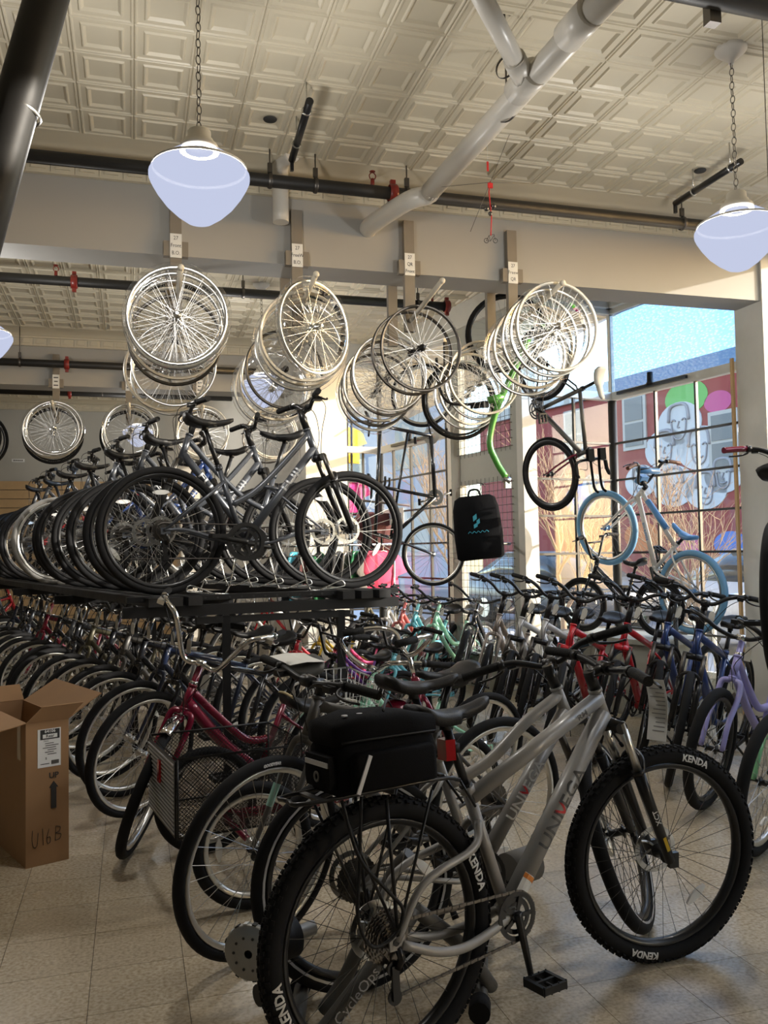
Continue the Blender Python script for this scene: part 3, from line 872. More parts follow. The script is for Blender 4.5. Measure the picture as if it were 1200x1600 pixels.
lk.tube([(.011 * cos(a) , 0, .021 * sin(a)) for a in [2 * pi * i / 12 for i in range(12)]], .0022, 5, closed=True)
link_me = lk.mesh('chain_link')
def pendant(x, y, z, label, ztop=CEIL, links=True):
    t_ = thing('pendant_lamp', label, 'lamp', T(x, y, z), 'opal pendant lamps')
    obj('globe', globe_me, 'opal_glass', t_)
    obj('globe_bead', bead_me, 'lamp_white', t_)
    obj('lamp_cap', cap_me, 'lamp_metal', t_)
    obj('ceiling_rose', rose_me, 'lamp_white', t_, T(0, 0, ztop - z))
    if links:
        k = .222; i = 0
        while k < ztop - z - .085:
            obj('chain_link', link_me, 'dark_steel', t_, T(random.uniform(-.002, .002), 0, k) @ RZ(i * pi / 2 + .5)); k += .037; i += 1
    L = bpy.data.lights.new('lamp_light', 'POINT'); L.energy = LAMP_W; L.color = (1.0, 0.97, 0.92); L.shadow_soft_size = .10
    lo = bpy.data.objects.new('lamp_light', L); COL.objects.link(lo); lo.parent = t_; lo.location = (0, 0, -.085)
    return t_
pendant(.29, 3.73, 3.045, 'opal schoolhouse pendant lamp on a chain before the near beam')
pendant(3.045, 3.73, 3.05, 'opal schoolhouse pendant lamp hanging near the street windows')
pendant(1.22, 8.25, 3.03, 'opal pendant lamp behind the near beam, half hidden by hanging wheels')
pendant(-1.05, 6.85, 3.04, 'opal pendant lamp behind the near beam, clear of the wheels')
pendant(.1, 12.9, 3.2, 'opal pendant lamp in the rear bay', links=False)
pendant(2.6, 12.6, 3.2, 'opal pendant lamp in the rear bay by the clothes', links=False)

# wire mobile with ribbon and little bicycle
q = onz(765, 180, CEIL); P0 = ony(766, 285, q.y)
mb_ = thing('wire_mobile', 'wire mobile with red ribbon and a tiny black bicycle charm', 'ornament', T(*P0))
def lp(x, y): return ony(x, y, q.y) - P0
obj('thread', MB().tube([lp(758, 80), lp(762, 250)], .0012, 4), 'wire_white', mb_)
obj('ribbon', MB().box(lp(762, 260), (.012, .003, .06)).tube([lp(766, 284), lp(764, 300), lp(768, 340), lp(767, 368)], .004, 5).box(lp(766, 290), (.03, .01, .03)), 'ribbon_red', mb_)
obj('wire_arm', MB().tube([lp(690, 292), lp(765, 285), lp(842, 287)], .0015, 4).tube([lp(796, 210), lp(766, 285), lp(735, 362)], .0015, 4), 'dark_steel', mb_)
obj('ornament_cluster', MB().sphere(lp(760, 326), .016, 8, 6).sphere(lp(771, 322), .018, 8, 6).sphere(lp(766, 334), .014, 8, 6), 'dark_steel', mb_)
cb = MB()
for x in (760, 774):
    c = lp(x, 376); cb.tube([c + V((.014 * cos(a), 0, .014 * sin(a))) for a in [2 * pi * i / 14 for i in range(14)]], .0018, 5, closed=True)
cb.tube([lp(760, 376), lp(764, 368), lp(772, 366), lp(774, 376)], .0016, 4).tube([lp(764, 368), lp(766, 377), lp(760, 376)], .0016, 4).tube([lp(766, 377), lp(772, 368)], .0016, 4)
obj('bicycle_charm', cb, 'black_metal', mb_)
# spot lamps on the transoms
for p, lab in ((PK - dw * .62 - dn * .08 + V((0, 0, 2.98)), 'black spot lamp clamped above the window grid transom'), (PE - dw * .9 - dn * .06 + V((0, 0, 2.74)), 'small black spot lamp above the window behind the tandem')):
    t_ = thing('spot_lamp', lab, 'lamp', T(*p))
    obj('lamp_shade', MB().lathe([(.0005, .09), (.028, .09), (.030, .0), (.05, -.03), (.046, -.03), (.0005, -.01)], 18, 'z'), 'black_plastic', t_)
    obj('track', MB().bar(dw * -.45 + V((0, 0, -.035)), dw * .45 + V((0, 0, -.035)), .03, .03), 'black_metal', t_)

# ------------------------------------------------------------------ bicycles
WC = {}
def wheel_meshes(R, tw, nsp=28, seg=40, rimd=.022, hubw=.05, knob=False, key=None):
    k = (R, tw, nsp, seg, rimd, hubw, knob)
    if k in WC: return WC[k]
    ro = R - tw * .90; ri = ro - rimd; hw = max(.010, tw * .30)
    rim = MB().lathe([(ro, -hw), (ro - .004, -hw - .0015), (ri + .004, -hw * .75), (ri, -hw * .3), (ri, hw * .3), (ri + .004, hw * .75), (ro - .004, hw + .0015), (ro, hw), (ro - .006, hw * .6), (ro - .006, -hw * .6)], seg, 'y', closed=True)
    tr = tw / 2; tc = R - tr
    tire = MB().lathe([(tc + tr * cos(a) * (1.0 if cos(a) > 0 else .92), tr * sin(a)) for a in [2 * pi * i / 10 for i in range(10)]], seg + 8, 'y', closed=True)
    if knob:
        nk = 76
        for i in range(nk):
            for row, (ang, l, w) in enumerate(((0.0, .013, .016), (.42, .011, .011), (-.42, .011, .011), (.85, .012, .012), (-.85, .012, .012))):
                a = 2 * pi * (i + (.5 if row in (1, 2) else 0)) / nk
                if row == 0:
                    for s in (-.22, .22):
                        rad = tc + tr * cos(s) + .001; p = V((rad * cos(a + s * .02), tr * sin(s), rad * sin(a + s * .02)))
                        mt = M(((-sin(a), 0, cos(a)), (0, 1, 0), (cos(a), 0, sin(a)))); tire.box(p, (.010, .009, .007), mt)
                else:
                    rad = tc + tr * cos(ang) ; p = V((rad * cos(a), tr * sin(ang), rad * sin(a)))
                    nrm = V((cos(a) * cos(ang), sin(ang), sin(a) * cos(ang))); tg = V((-sin(a), 0, cos(a))); bt = nrm.cross(tg)
                    mt = M((tg, bt, nrm)).transposed(); tire.box(p, (l, w * .8, .008), mt)
    sp = MB(); fl = .021; r3 = .0011 if knob else .0013
    for i in range(nsp):
        side = 1 if i % 2 else -1; a = 2 * pi * i / nsp
        off = (1 if (i // 2) % 2 else -1) * .95
        p = V((fl * cos(a + off), side * hubw * .5, fl * sin(a + off))); q = V(((ri + .003) * cos(a), side * .002, (ri + .003) * sin(a)))
        sp.tube([p, q], r3, 3, cap=False, smooth=False)
    hub = MB().lathe([(.006, -hubw - .018), (.008, -hubw * .62), (.025, -hubw * .56), (.025, -hubw * .46), (.014, -hubw * .38), (.014, hubw * .38), (.025, hubw * .46), (.025, hubw * .56), (.008, hubw * .62), (.006, hubw + .018)], 14, 'y')
    hub.disc((0, -hubw - .018, 0), .010, 10, 'y', .008).disc((0, hubw + .018, 0), .010, 10, 'y', .008)
    rf = MB().loft([[V((x, dy * .5, z)) for x, dy, z in ((-w, -1e-2, dz), (w, -1e-2, dz), (w, 1e-2, dz), (-w, 1e-2, dz))] for w, dz in ((.004, -.045), (.012, -.02), (.013, 0), (.012, .02), (.004, .045))], False)
    r_ = dict(rim=rim.mesh('wheel'), tire=tire.mesh('tire'), spokes=sp.mesh('spokes'), hub=hub.mesh('hub'), reflector=rf.mesh('reflector'), ro=ro, ri=ri)
    WC[k] = r_
    return r_
MC = {}
def cached(key, fn, name):
    if key not in MC: MC[key] = fn().mesh(name)
    return MC[key]
def rotor_mb():
    m_ = MB().lathe([(.062, -.001), (.080, -.001), (.080, .001), (.062, .001)], 36, 'y', closed=True, smooth=False)
    for i in range(6):
        a = 2 * pi * i / 6; m_.tube([(.018 * cos(a), 0, .018 * sin(a)), (.045 * cos(a + .35), 0, .045 * sin(a + .35)), (.066 * cos(a + .5), 0, .066 * sin(a + .5))], .004, 4, smooth=False)
    return m_
def cassette_mb(big=.06, n=8):
    m_ = MB()
    for i in range(n):
        r = big - (big - .022) * i / (n - 1); y = -.018 - .0042 * i
        pr = []; T_ = int(r * 420)
        vs = []
        for j in range(T_ * 2):
            a = 2 * pi * j / (T_ * 2); q = r + (.002 if j % 2 else -.002); vs.append((q * cos(a), y, q * sin(a)))
        b = len(vs); vs += [(p[0], y - .002, p[2]) for p in vs]
        m_.add(vs, [tuple(range(b)), tuple(range(2 * b - 1, b - 1, -1))] + [(k, (k + 1) % b, b + (k + 1) % b, b + k) for k in range(b)])
    return m_
def saddle_mb(L=.27, W=.155, th=.05, nose=.045, dip=.014):
    secs = []
    for i in range(13):
        t = i / 12
        w = (W * (1 - t) ** 1.1 * (1 if t > .08 else .86) + nose * min(1, t * 1.4)) if t < .96 else nose * .7
        if t > .55: w = max(nose * (1.05 - .25 * (t - .55)), W * (1 - t) ** 1.6)
        w *= (.72 if i == 0 else 1) * (.6 if i == 12 else 1)
        z = dip * ((2 * t - 1) ** 2) - dip * .8 + (.012 if t < .25 else 0) * (1 - t / .25 if t < .25 else 0)
        h_ = th * (1 - .45 * t) * (.7 if i in (0, 12) else 1)
        x = -L * .45 + L * t
        sec = []
        for a in range(12):
            an = 2 * pi * a / 12
            yy = cos(an); zz = sin(an)
            sec.append(V((x, w / 2 * (abs(yy) ** .8) * (1 if yy > 0 else -1), z + (h_ * .32 * zz if zz > 0 else h_ * .75 * zz * (.55 if abs(yy) < .6 else 1)))))
        secs.append(sec)
    return MB().loft(secs)

class Geo: pass
def geo(R=.345, wb=1.07, cs=.445, drop=.065, st=.44, sa=73, ha=71, a2c=.43, rake=.045, ht=.15, sph=.20, bar_up=.06, stem=.07, **kw):
    g = Geo(); g.R = R; g.wb = wb
    g.ra = V((0, 0, R)); g.fa = V((wb, 0, R))
    g.bb = V((math.sqrt(cs * cs - drop * drop), 0, R - drop))
    sd = V((-cos(R_(sa)), 0, sin(R_(sa)))); g.sd = sd
    g.stt = g.bb + sd * st
    g.sad = g.bb + sd * (st + sph)
    ax = V((-cos(R_(ha)), 0, sin(R_(ha)))); g.ax = ax; g.fw = V((sin(R_(ha)), 0, cos(R_(ha))))
    g.crown = g.fa - g.fw * rake + ax * a2c
    g.hb = g.crown + ax * .008; g.ht = g.hb + ax * ht
    g.clamp = g.ht + ax * bar_up + V((stem, 0, .0))
    return g

def bars_pts(style, c):
    """right half of the bar, from the clamp outwards (y negative); grips start index by length"""
    S = dict(
        flat=[(0, 0, 0), (0, -.05, 0), (-.005, -.12, .012), (-.02, -.20, .018), (-.045, -.31, .014)],
        riser=[(0, 0, 0), (0, -.045, 0), (-.005, -.09, .02), (-.012, -.14, .038), (-.03, -.21, .04), (-.06, -.325, .034)],
        comfort=[(0, 0, 0), (.005, -.05, .005), (.01, -.11, .05), (0, -.17, .075), (-.04, -.24, .08), (-.13, -.315, .07)],
        cruiser=[(0, 0, 0), (.01, -.05, 0), (.04, -.12, .03), (.05, -.19, .075), (.02, -.26, .095), (-.06, -.315, .095), (-.22, -.345, .075)],
        highrise=[(0, 0, 0), (.005, -.06, -.01), (.01, -.10, .02), (.015, -.145, .12), (.01, -.19, .20), (-.03, -.25, .225), (-.10, -.29, .225), (-.24, -.31, .20)],
        bmx=[(0, 0, 0), (0, -.05, .0), (0, -.08, .03), (-.005, -.15, .17), (-.01, -.19, .195), (-.02, -.25, .20), (-.045, -.355, .19)],
        drop=[(0, 0, 0), (0, -.12, .0), (.005, -.19, -.002), (.05, -.205, -.012), (.09, -.21, -.05), (.085, -.212, -.1), (.04, -.214, -.125), (-.03, -.215, -.13)],
        aero=[(0, 0, 0), (0, -.08, 0), (.01, -.16, -.005), (.03, -.19, -.01), (.09, -.20, -.01), (.14, -.20, .015)])[style]
    return [V(p) + c for p in S]

def make_kind(name, spec):
    """list of parts: (part name, mesh, material key, steered?, parent index, extra matrix)"""
    s = dict(tw=.04, frame='diamond', fork='rigid', bars='flat', saddle=(.27, .155), lod=1, rim='black_metal', spoke='spoke_steel', disc=False, fender=False, kick=True,
             tube=(.0165, .0195, .016), seg=10, knob=False, cass=True, nsp=28, tag=True, grip='grip_black', barmat='black_metal', tire='rubber', guard=False, pedals=True, reflector=True)
    s.update(spec); g = geo(**s); P = []
    def add(nm, mb, m, steer=False, parent=None, mtx=None):
        me = mb.mesh(nm) if isinstance(mb, MB) else mb
        P.append((nm, me, m, steer, parent, mtx)); return len(P) - 1
    lod = s['lod']; n = s['seg']; tt, dt, stt = s['tube']
    f = MB()
    fr = s['frame']
    f.tube([g.hb, g.ht], [.0215, .0205], n + 2)
    f.tube([g.hb - g.ax * .004, g.hb + g.ax * .008], .024, n + 2).tube([g.ht - g.ax * .008, g.ht + g.ax * .004], .024, n + 2)
    f.tube([g.bb, g.stt], stt, n)
    f.tube([g.bb + V((0, -.036, 0)), g.bb + V((0, .036, 0))], .022, n)
    mid = g.hb + (g.ht - g.hb) * .30
    if fr in ('diamond', 'hero'):
        f.tube([g.ht - g.ax * .032, g.stt - g.sd * .03], [tt * 1.1, tt], n)
        f.tube([mid, g.bb], dt, n)
    elif fr == 'step':
        j = g.bb + g.sd * (s.get('st', .44) * .50); a = g.ht - g.ax * .03
        f.tube(smooth_curve([a, a.lerp(j, .35) + V((0, 0, -.035)), a.lerp(j, .7) + V((0, 0, -.045)), j], 5), tt, n)
        f.tube([mid, g.bb], dt, n)
        f.tube([a.lerp(j, .62) + V((0, 0, -.05)), mid.lerp(g.bb, .45)], tt * .7, 6)
    elif fr == 'curved':
        j = g.stt - g.sd * .10; a = g.ht - g.ax * .03
        f.tube(smooth_curve([a, a.lerp(j, .3) + V((0, 0, .0)), a.lerp(j, .65) + V((0, 0, -.03)), j], 5), tt, n)
        f.tube([mid, g.bb], dt, n)
    elif fr == 'cruiser':
        a = g.ht - g.ax * .025; j = g.stt - g.sd * .06
        f.tube(smooth_curve([a, a.lerp(j, .3) + V((0, 0, .045)), a.lerp(j, .7) + V((0, 0, .03)), j], 5), tt, n)
        f.tube(smooth_curve([mid, mid.lerp(g.bb, .35) + V((.055, 0, .035)), mid.lerp(g.bb, .75) + V((.03, 0, .0)), g.bb], 5), dt, n)
        j2 = g.bb + g.sd * .22
        f.tube(smooth_curve([a - g.ax * .03, a.lerp(j2, .4) + V((0, 0, .05)), j2], 5), tt * .8, n)
    elif fr == 'cruiserstep':
        a = g.ht - g.ax * .025; j2 = g.bb + g.sd * .17; j3 = g.bb + g.sd * .08
        f.tube(smooth_curve([a, a.lerp(j2, .3) + V((0, 0, -.05)), a.lerp(j2, .68) + V((0, 0, -.085)), j2], 5), tt * 1.1, n)
        f.tube(smooth_curve([mid, mid.lerp(g.bb, .4) + V((-.01, 0, -.045)), mid.lerp(g.bb, .75) + V((-.01, 0, -.035)), g.bb], 5), dt, n)
    bb = g.bb
    for sg in (-1, 1):
        yd = sg * .066
        if fr == 'hero':
            f.tube(smooth_curve([bb + V((-.01, sg * .03, .0)), bb + V((-.09, sg * .042, -.022)), bb + V((-.20, sg * .058, -.035)), bb + V((-.30, sg * .068, -.02)), g.ra + V((.02, yd, -.012))], 5), [.0145, .0125], n, flat=.85)
            f.tube(smooth_curve([g.stt - g.sd * .10 + V((-.01, sg * .02, 0)), g.stt - g.sd * .115 + V((-.065, sg * .055, -.045)), g.ra + V((.10, sg * .068, .13)), g.ra + V((.005, yd, .0))], 6), [.0125, .0105], n)
        else:
            f.tube(smooth_curve([bb + V((0, sg * .026, 0)), bb + V((-.10, sg * .045, 0)), g.ra + V((.12, sg * .06, 0)), g.ra + V((0, yd, 0))], 3), [.0105, .008], 7)
            tp = g.stt - g.sd * (.06 if fr in ('diamond', 'cruiser', 'curved') else .08)
            f.tube([tp + V((0, sg * .012, 0)), tp + V((-.05, sg * .042, -.045)), g.ra + V((0, yd, 0))], [.009, .0075], 7)
        f.box(g.ra + V((.005, yd, -.004)), (.05, .007, .035))
    tp = g.stt - g.sd * .1
    f.tube([g.stt - g.sd * .012, g.stt + g.sd * .008], stt * 1.25, n)
    i_f = add('frame', f, 'FRAME')
    # decals on the down tube
    if s.get('decal'):
        txt, size, m, sx = s['decal']
        d_ = (mid - g.bb); L = d_.length; u = d_.normalized(); w = V((0, -1, 0)); nv = w.cross(u)
        nv = V((-u.z, 0, u.x)); rad = dt * 1.03
        for sg in (-1, 1):
            vs, fs = text_geo(txt, size, .0006)
            dm = MB(); q = []
            for v in vs:
                hh = max(-rad * .97, min(rad * .97, v.y))
                along_ = v.x * sx * (1 if sg < 0 else -1) + L * s.get('decal_at', .55)
                q.append(g.bb + u * along_ + nv * hh + V((0, sg * math.sqrt(rad * rad - hh * hh), 0)))
            dm.add(q, fs); add('lettering', dm, m, False, i_f)
    # fork
    cr = g.crown
    fk = MB()
    fk.tube([cr - g.ax * .012, g.hb + g.ax * .004], .0235, n)
    fk.tube([cr - g.ax * .008, g.ht + g.ax * (s.get('bar_up', .06) * .75)], .0175, n)
    hwid = max(.056, s['tw'] / 2 + .030)
    ft = s['fork']
    if ft == 'sus':
        fk.tube([cr + V((0, -hwid - .012, 0)) + g.fw * .012, cr + V((0, hwid + .012, 0)) + g.fw * .012], .021, n).tube([cr - g.ax * .01, cr + g.ax * .012], .026, n)
        i_k = add('fork', fk, 'FORK', True)
        dn_ = (g.fa - (cr + g.fw * .03)); 
        for sg in (-1, 1):
            a = cr + g.fw * .02 + V((0, sg * hwid, 0)) + g.ax * .012; b = V((g.fa.x, sg * hwid, g.fa.z)) - g.fw * .012
            m1 = a.lerp(b, .36)
            add('stanchion', MB().tube([a, m1], .0145, n), s.get('stanchion', 'dark_steel'), True, i_k)
            add('fork_leg', MB().tube([m1, m1.lerp(b, .25), b], [.0205, .019, .0165], n).tube([m1 - (b - a).normalized() * .012, m1], .0215, n).box(V((g.fa.x, sg * hwid, g.fa.z)), (.034, .016, .05)), 'black_metal', True, i_k)
        m1 = cr.lerp(g.fa, .38); ar = MB()
        ar.tube(smooth_curve([m1 + V((.01, -hwid, 0)), m1 + V((.022, -hwid * .8, .055)), m1 + V((.026, 0, .075)), m1 + V((.022, hwid * .8, .055)), m1 + V((.01, hwid, 0))], 4), .011, 7)
        add('fork_arch', ar, 'black_metal', True, i_k)
        if s.get('fork_decal'):
            a = cr + g.fw * .02 + V((0, -hwid - .02, 0)); b = V((g.fa.x, -hwid - .0178, g.fa.z)) - g.fw * .012
            u = (a - b).normalized(); mt = M((u, V((-u.z, 0, u.x)), V((0, -1, 0)))).transposed().to_4x4(); mt.translation = a.lerp(b, .66)
            add('lettering', text_flat(MB(), 'XCT', .026, mt, .0006), 'white_decal', True, i_k)
            mt2 = mt.copy(); mt2.translation = a.lerp(b, .86)
            add('fork_stripe', MB().box((0, 0, 0), (.05, .012, .001)).xf(mt2), 'yellow_bolt', True, i_k)
    elif ft == 'cruiser':
        for sg in (-1, 1):
            fk.tube(smooth_curve([cr + V((0, sg * .012, -.005)), cr + V((.012, sg * hwid * .9, -.02)) - g.ax * .0, cr + V((.05, sg * hwid, -.10)), cr.lerp(g.fa, .6) + V((.03, sg * hwid, 0)), g.fa + V((0, sg * hwid, 0))], 5), [.017, .0135], 9)
        i_k = add('fork', fk, 'FORK', True)
    elif ft == 'unicrown':
        for sg in (-1, 1):
            fk.tube(smooth_curve([cr + V((0, sg * .01, 0)), cr + V((.006, sg * hwid * .85, -.012)), cr.lerp(g.fa, .2) + V((0, sg * hwid, 0)), cr.lerp(g.fa, .75) + V((-.004, sg * hwid, 0)), g.fa + V((0, sg * hwid, 0))], 4), [.0145, .0095], 8)
        i_k = add('fork', fk, 'FORK', True)
        if s.get('fork_band'):
            for sg in (-1, 1):
                a = cr.lerp(g.fa, .42) + V((0, sg * hwid, 0)); b = cr.lerp(g.fa, .62) + V((-.003, sg * hwid, 0))
                add('fork_band', MB().tube([a, b], [.0138, .0128], 8, cap=False), s['fork_band'], True, i_k)
    else:
        for sg in (-1, 1):
            fk.tube(smooth_curve([cr + V((0, sg * .01, 0)), cr + V((.004, sg * hwid * .9, -.02)), cr.lerp(g.fa, .6) + V((-.01, sg * hwid, 0)), g.fa + V((0, sg * hwid, 0))], 4), [.0125, .0075], 7)
        i_k = add('fork', fk, 'FORK', True)
    # wheels
    w = wheel_meshes(s['R'], s['tw'], s['nsp'], 56 if lod > 1 else 40, s.get('rimd', .022), .05, s['knob'])
    rnd = random.Random(name)
    for wn_, pos, st_ in (('front_wheel', g.fa, True), ('rear_wheel', g.ra, False)):
        mt = T(*pos)
        i_w = add(wn_, w['rim'], 'RIM', st_, None, mt)
        add('tire', w['tire'], 'TIRE', st_, i_w); add('spokes', w['spokes'], 'SPOKE', st_, i_w); add('hub', w['hub'], 'HUB', st_, i_w)
        if s['disc']: add('brake_disc', cached('rotor', rotor_mb, 'brake_disc'), 'steel', st_, i_w, T(0, .040, 0))
        if s['reflector']: 
            a = rnd.uniform(0, 6.28); rm = (w['ri'] * .72)
            add('reflector', w['reflector'], 'reflector_white', st_, i_w, RY(a) @ T(rm, 0, 0))
        if wn_ == 'rear_wheel' and s['cass']:
            add('cassette', cached('cass%d' % (lod > 1), lambda: cassette_mb(.072 if lod > 1 else .06, 9 if lod > 1 else 6), 'cassette'), 'dark_steel', st_, i_w)
        for (txt, sz, ang) in s.get('tire_text', {}).get(wn_, []):
            vs, fs = text_geo(txt, sz, .0012); r0 = s['R'] - s['tw'] * .52
            for sg in (-1, 1):
                q = []; tm_ = MB()
                for v in vs:
                    a = R_(ang) - sg * -1 * v.x / r0 * 1.0 if sg > 0 else R_(ang) - v.x / r0
                    rad = r0 + v.y; off = s['tw'] / 2
                    dy = math.sqrt(max(1e-6, off * off - (v.y) ** 2)) + .0012
                    q.append((rad * cos(a), sg * dy, rad * sin(a)))
                tm_.add(q, fs)
                add('lettering', tm_, 'white_decal', st_, i_w)
        if s.get('stripe'):
            r0 = s['R'] - s['tw'] * .72
            sm = MB()
            for sg in (-1, 1): sm.lathe([(r0 - .004, sg * (s['tw'] * .455)), (r0, sg * (s['tw'] * .485)), (r0 + .004, sg * (s['tw'] * .49))], 48, 'y')
            add('sidewall_stripe', sm, 'silver_decal', st_, i_w)
    # handlebar, stem, grips, levers
    pts = bars_pts(s['bars'], g.clamp); k = 5
    half = smooth_curve(pts, k)
    full = [V((p.x, -p.y, p.z)) for p in reversed(half[1:])] + half
    hb = MB().tube(full, .0125 if s['bars'] != 'drop' else .014, 8)
    if s['bars'] == 'bmx':
        q = pts[3].lerp(pts[2], .2); hb.tube([q, V((q.x, -q.y, q.z))], .008, 8)
    i_h = add('handlebar', hb, s['barmat'], True)
    sm = MB().tube([g.ht + g.ax * (s.get('bar_up', .06) * .72), g.clamp], [.019, .017], 8).tube([g.clamp + V((0, -.026, 0)), g.clamp + V((0, .026, 0))], .022, 10)
    sm.tube([g.ht + g.ax * .004, g.ht + g.ax * (s.get('bar_up', .06) * .9)], .0205, 10)
    if s.get('quill'): sm = MB().tube([g.ht, g.ht + g.ax * s.get('bar_up', .1) * .96, g.clamp], [.0125, .0125, .015], 8).tube([g.clamp + V((0, -.024, 0)), g.clamp + V((0, .024, 0))], .018, 10).lathe([(.02, 0), (.02, .02), (.014, .024)], 12, 'z', g.ht)
    add('stem', sm, s.get('stemmat', s['barmat']), True, i_h)
    for sg in (-1, 1):
        L = 0; gi = len(half) - 1
        while gi > 0 and L < .125: L += (half[gi] - half[gi - 1]).length; gi -= 1
        gp_ = [V((p.x, p.y * -sg, p.z)) for p in half[gi:]]
        e = (gp_[-1] - gp_[-2]).normalized()
        add('grip', MB().tube([gp_[0]] + gp_ + [gp_[-1] + e * .004], .0165, 10), 'GRIP', True, i_h)
        if lod and s['bars'] not in ('drop', 'aero', 'bmxk'):
            a = gp_[0]; d_ = (gp_[1] - gp_[0]).normalized()
            lv = MB().tube([a - d_ * .025, a - d_ * .002], .019, 8).tube(smooth_curve([a - d_ * .01, a + V((.045, 0, -.018)), a + d_ * .05 + V((.062, 0, -.03)), a + d_ * .105 + V((.055, 0, -.034))], 3), [.007, .0045], 6)
            lv.box(a - d_ * .05 + V((.02, 0, -.012)), (.045, .035, .022))
            add('brake_lever', lv, s.get('levermat', 'black_metal'), True, i_h)
        if s['bars'] == 'drop':
            a = V((half[20].x, half[20].y * -sg, half[20].z)) if len(half) > 20 else gp_[0]
            a = g.clamp + V((.075, sg * .207, -.02))
            add('brake_lever', MB().tube(smooth_curve([a, a + V((.04, 0, .02)), a + V((.06, 0, .01)), a + V((.06, 0, -.05)), a + V((.045, 0, -.1))], 3), [.014, .005], 7), 'black_plastic', True, i_h)
    if s['bars'] == 'aero':
        for sg in (-1, 1):
            ab = MB().tube(smooth_curve([g.clamp + V((-.08, sg * .06, .03)), g.clamp + V((.1, sg * .05, .035)), g.clamp + V((.24, sg * .05, .05)), g.clamp + V((.28, sg * .05, .09))], 4), .011, 8).box(g.clamp + V((-.04, sg * .075, .05)), (.1, .075, .03))
            add('aero_bar', ab, 'cloth_black', True, i_h)
    if lod:
        cb = MB()
        for sg, zz in ((-1, .0), (1, .012)):
            gl_ = [V((p.x, p.y * -sg, p.z)) for p in half]
            a = gl_[max(0, len(gl_) - 8)] if s['bars'] not in ('drop', 'aero') else g.clamp + V((.05, sg * .15, 0))
            mid2 = a.lerp(g.ht, .45) + V((.09, 0, .025 + zz))
            e2 = mid + V((.03, sg * .02, -.01)) if sg > 0 else cr + V((.03, .02, -.05))
            cb.tube(smooth_curve([a + V((.02, 0, -.005)), mid2, g.ht + V((.085, sg * .02, -.02)), e2], 4), .0024, 4)
        add('cable', cb, 'black_plastic', True, i_h)
    # saddle and post
    sl_, sw_ = s['saddle']
    i_s = add('saddle', saddle_mb(sl_, sw_, .095 if sw_ > .19 else .074, .052, .034 if sw_ > .19 else .026), 'SADDLE', False, None, T(*(g.sad + V((0.005, 0, .045)))) @ RY(R_(s.get('sad_tilt', 0))))
    rl_ = MB()
    for sg in (-1, 1): rl_.tube([(-.07, sg * .022, -.012), (-.045, sg * .022, -.036), (.05, sg * .022, -.036), (.085, sg * .012, -.014)], .0035, 5)
    add('saddle_rail', rl_, 'dark_steel', False, i_s)
    add('seatpost', MB().tube([g.stt - g.sd * .02, g.sad + V((0, 0, -.012))], .0136, 9).tube([g.sad + V((-.005, 0, -.016)), g.sad + V((-.002, 0, .012))], .018, 8).tube([g.stt - g.sd * .004, g.stt + g.sd * .018], .021, 8), s.get('postmat', 'black_metal'))
    # crankset, pedals, chain
    crad = s.get('ring', .085); ck = MB()
    ca = s.get('crank', -70)
    for y, rad in ((-.048, crad), (-.042, crad * .75)):
        ck.lathe([(rad - .014, y - .0015), (rad, y - .0015), (rad, y + .0015), (rad - .014, y + .0015)], 36, 'y', g.bb, True, False)
    for i in range(5):
        a = 2 * pi * i / 5; ck.bar(g.bb + V((.015 * cos(a), -.047, .015 * sin(a))), g.bb + V(((crad - .01) * cos(a), -.047, (crad - .01) * sin(a))), .005, .012)
    if s['guard']: ck.lathe([(crad - .006, -.056), (crad + .014, -.056), (crad + .014, -.050), (crad - .006, -.050)], 40, 'y', g.bb, True, False)
    i_c = add('crankset', ck, s.get('crankmat', 'black_metal'))
    for sg in (-1, 1):
        a = R_(ca) + (pi if sg > 0 else 0); d_ = V((cos(a), 0, sin(a)))
        st_ = g.bb + V((0, sg * .055, 0)); e = g.bb + V((0, sg * .068, 0)) + d_ * .17
        add('crank_arm', MB().tube([st_ - d_ * .012, st_, e, e + d_ * .01], [.014, .015, .0105, .008], 8, flat=.7), s.get('crankmat', 'black_metal'), False, i_c)
        if s['pedals']:
            pc = e + V((0, sg * .06, 0)); pd = MB()
            pd.tube([e, pc + V((0, sg * .04, 0))], .006, 6)
            for dx in (-.04, .04): pd.box(pc + V((dx, 0, 0)), (.012, .085, .022))
            for dy in (-.042, 0, .042): pd.box(pc + V((0, dy, 0)), (.085, .009, .020))
            if lod > 1:
                for dx in (-.042, -.014, .014, .042):
                    for dy in (-.042, .042): pd.tube([pc + V((dx, dy, -.014)), pc + V((dx, dy, .014))], .0025, 5)
            add('pedal', pd, 'black_plastic', False, i_c)
    cy = -.046; r2 = .04; ch = []
    dx = g.bb.x; 
    for i in range(9):
        a = -pi / 2 + pi * i / 8; ch.append(g.bb + V((crad * cos(a), cy, crad * sin(a))))
    for i in range(9):
        a = pi / 2 + pi * i / 8; ch.append(g.ra + V((r2 * cos(a), cy + .006, r2 * sin(a))))
    if s.get('derail', True) and s['cass']:
        low = g.ra + V((.02, cy + .004, -.15)); ch = ch[:-3] + [g.ra + V((-.03, cy + .006, -.02)), g.ra + V((.012, cy + .004, -.075)), g.ra + V((-.01, cy + .004, -.15)), low]
    chm = MB().tube(ch, .0042, 4, closed=True)
    if lod > 1:
        chm = MB(); L = 0
        for a, b in zip(ch, ch[1:] + ch[:1]):
            d_ = b - a; m_ = max(1, int(d_.length / .0127)); mt = d_.to_track_quat('X', 'Z').to_matrix()
            for q in range(m_): chm.box(a + d_ * ((q + .5) / m_), (.0115, .0062 if q % 2 else .0035, .008), mt)
    add('chain', chm, 'dark_steel')
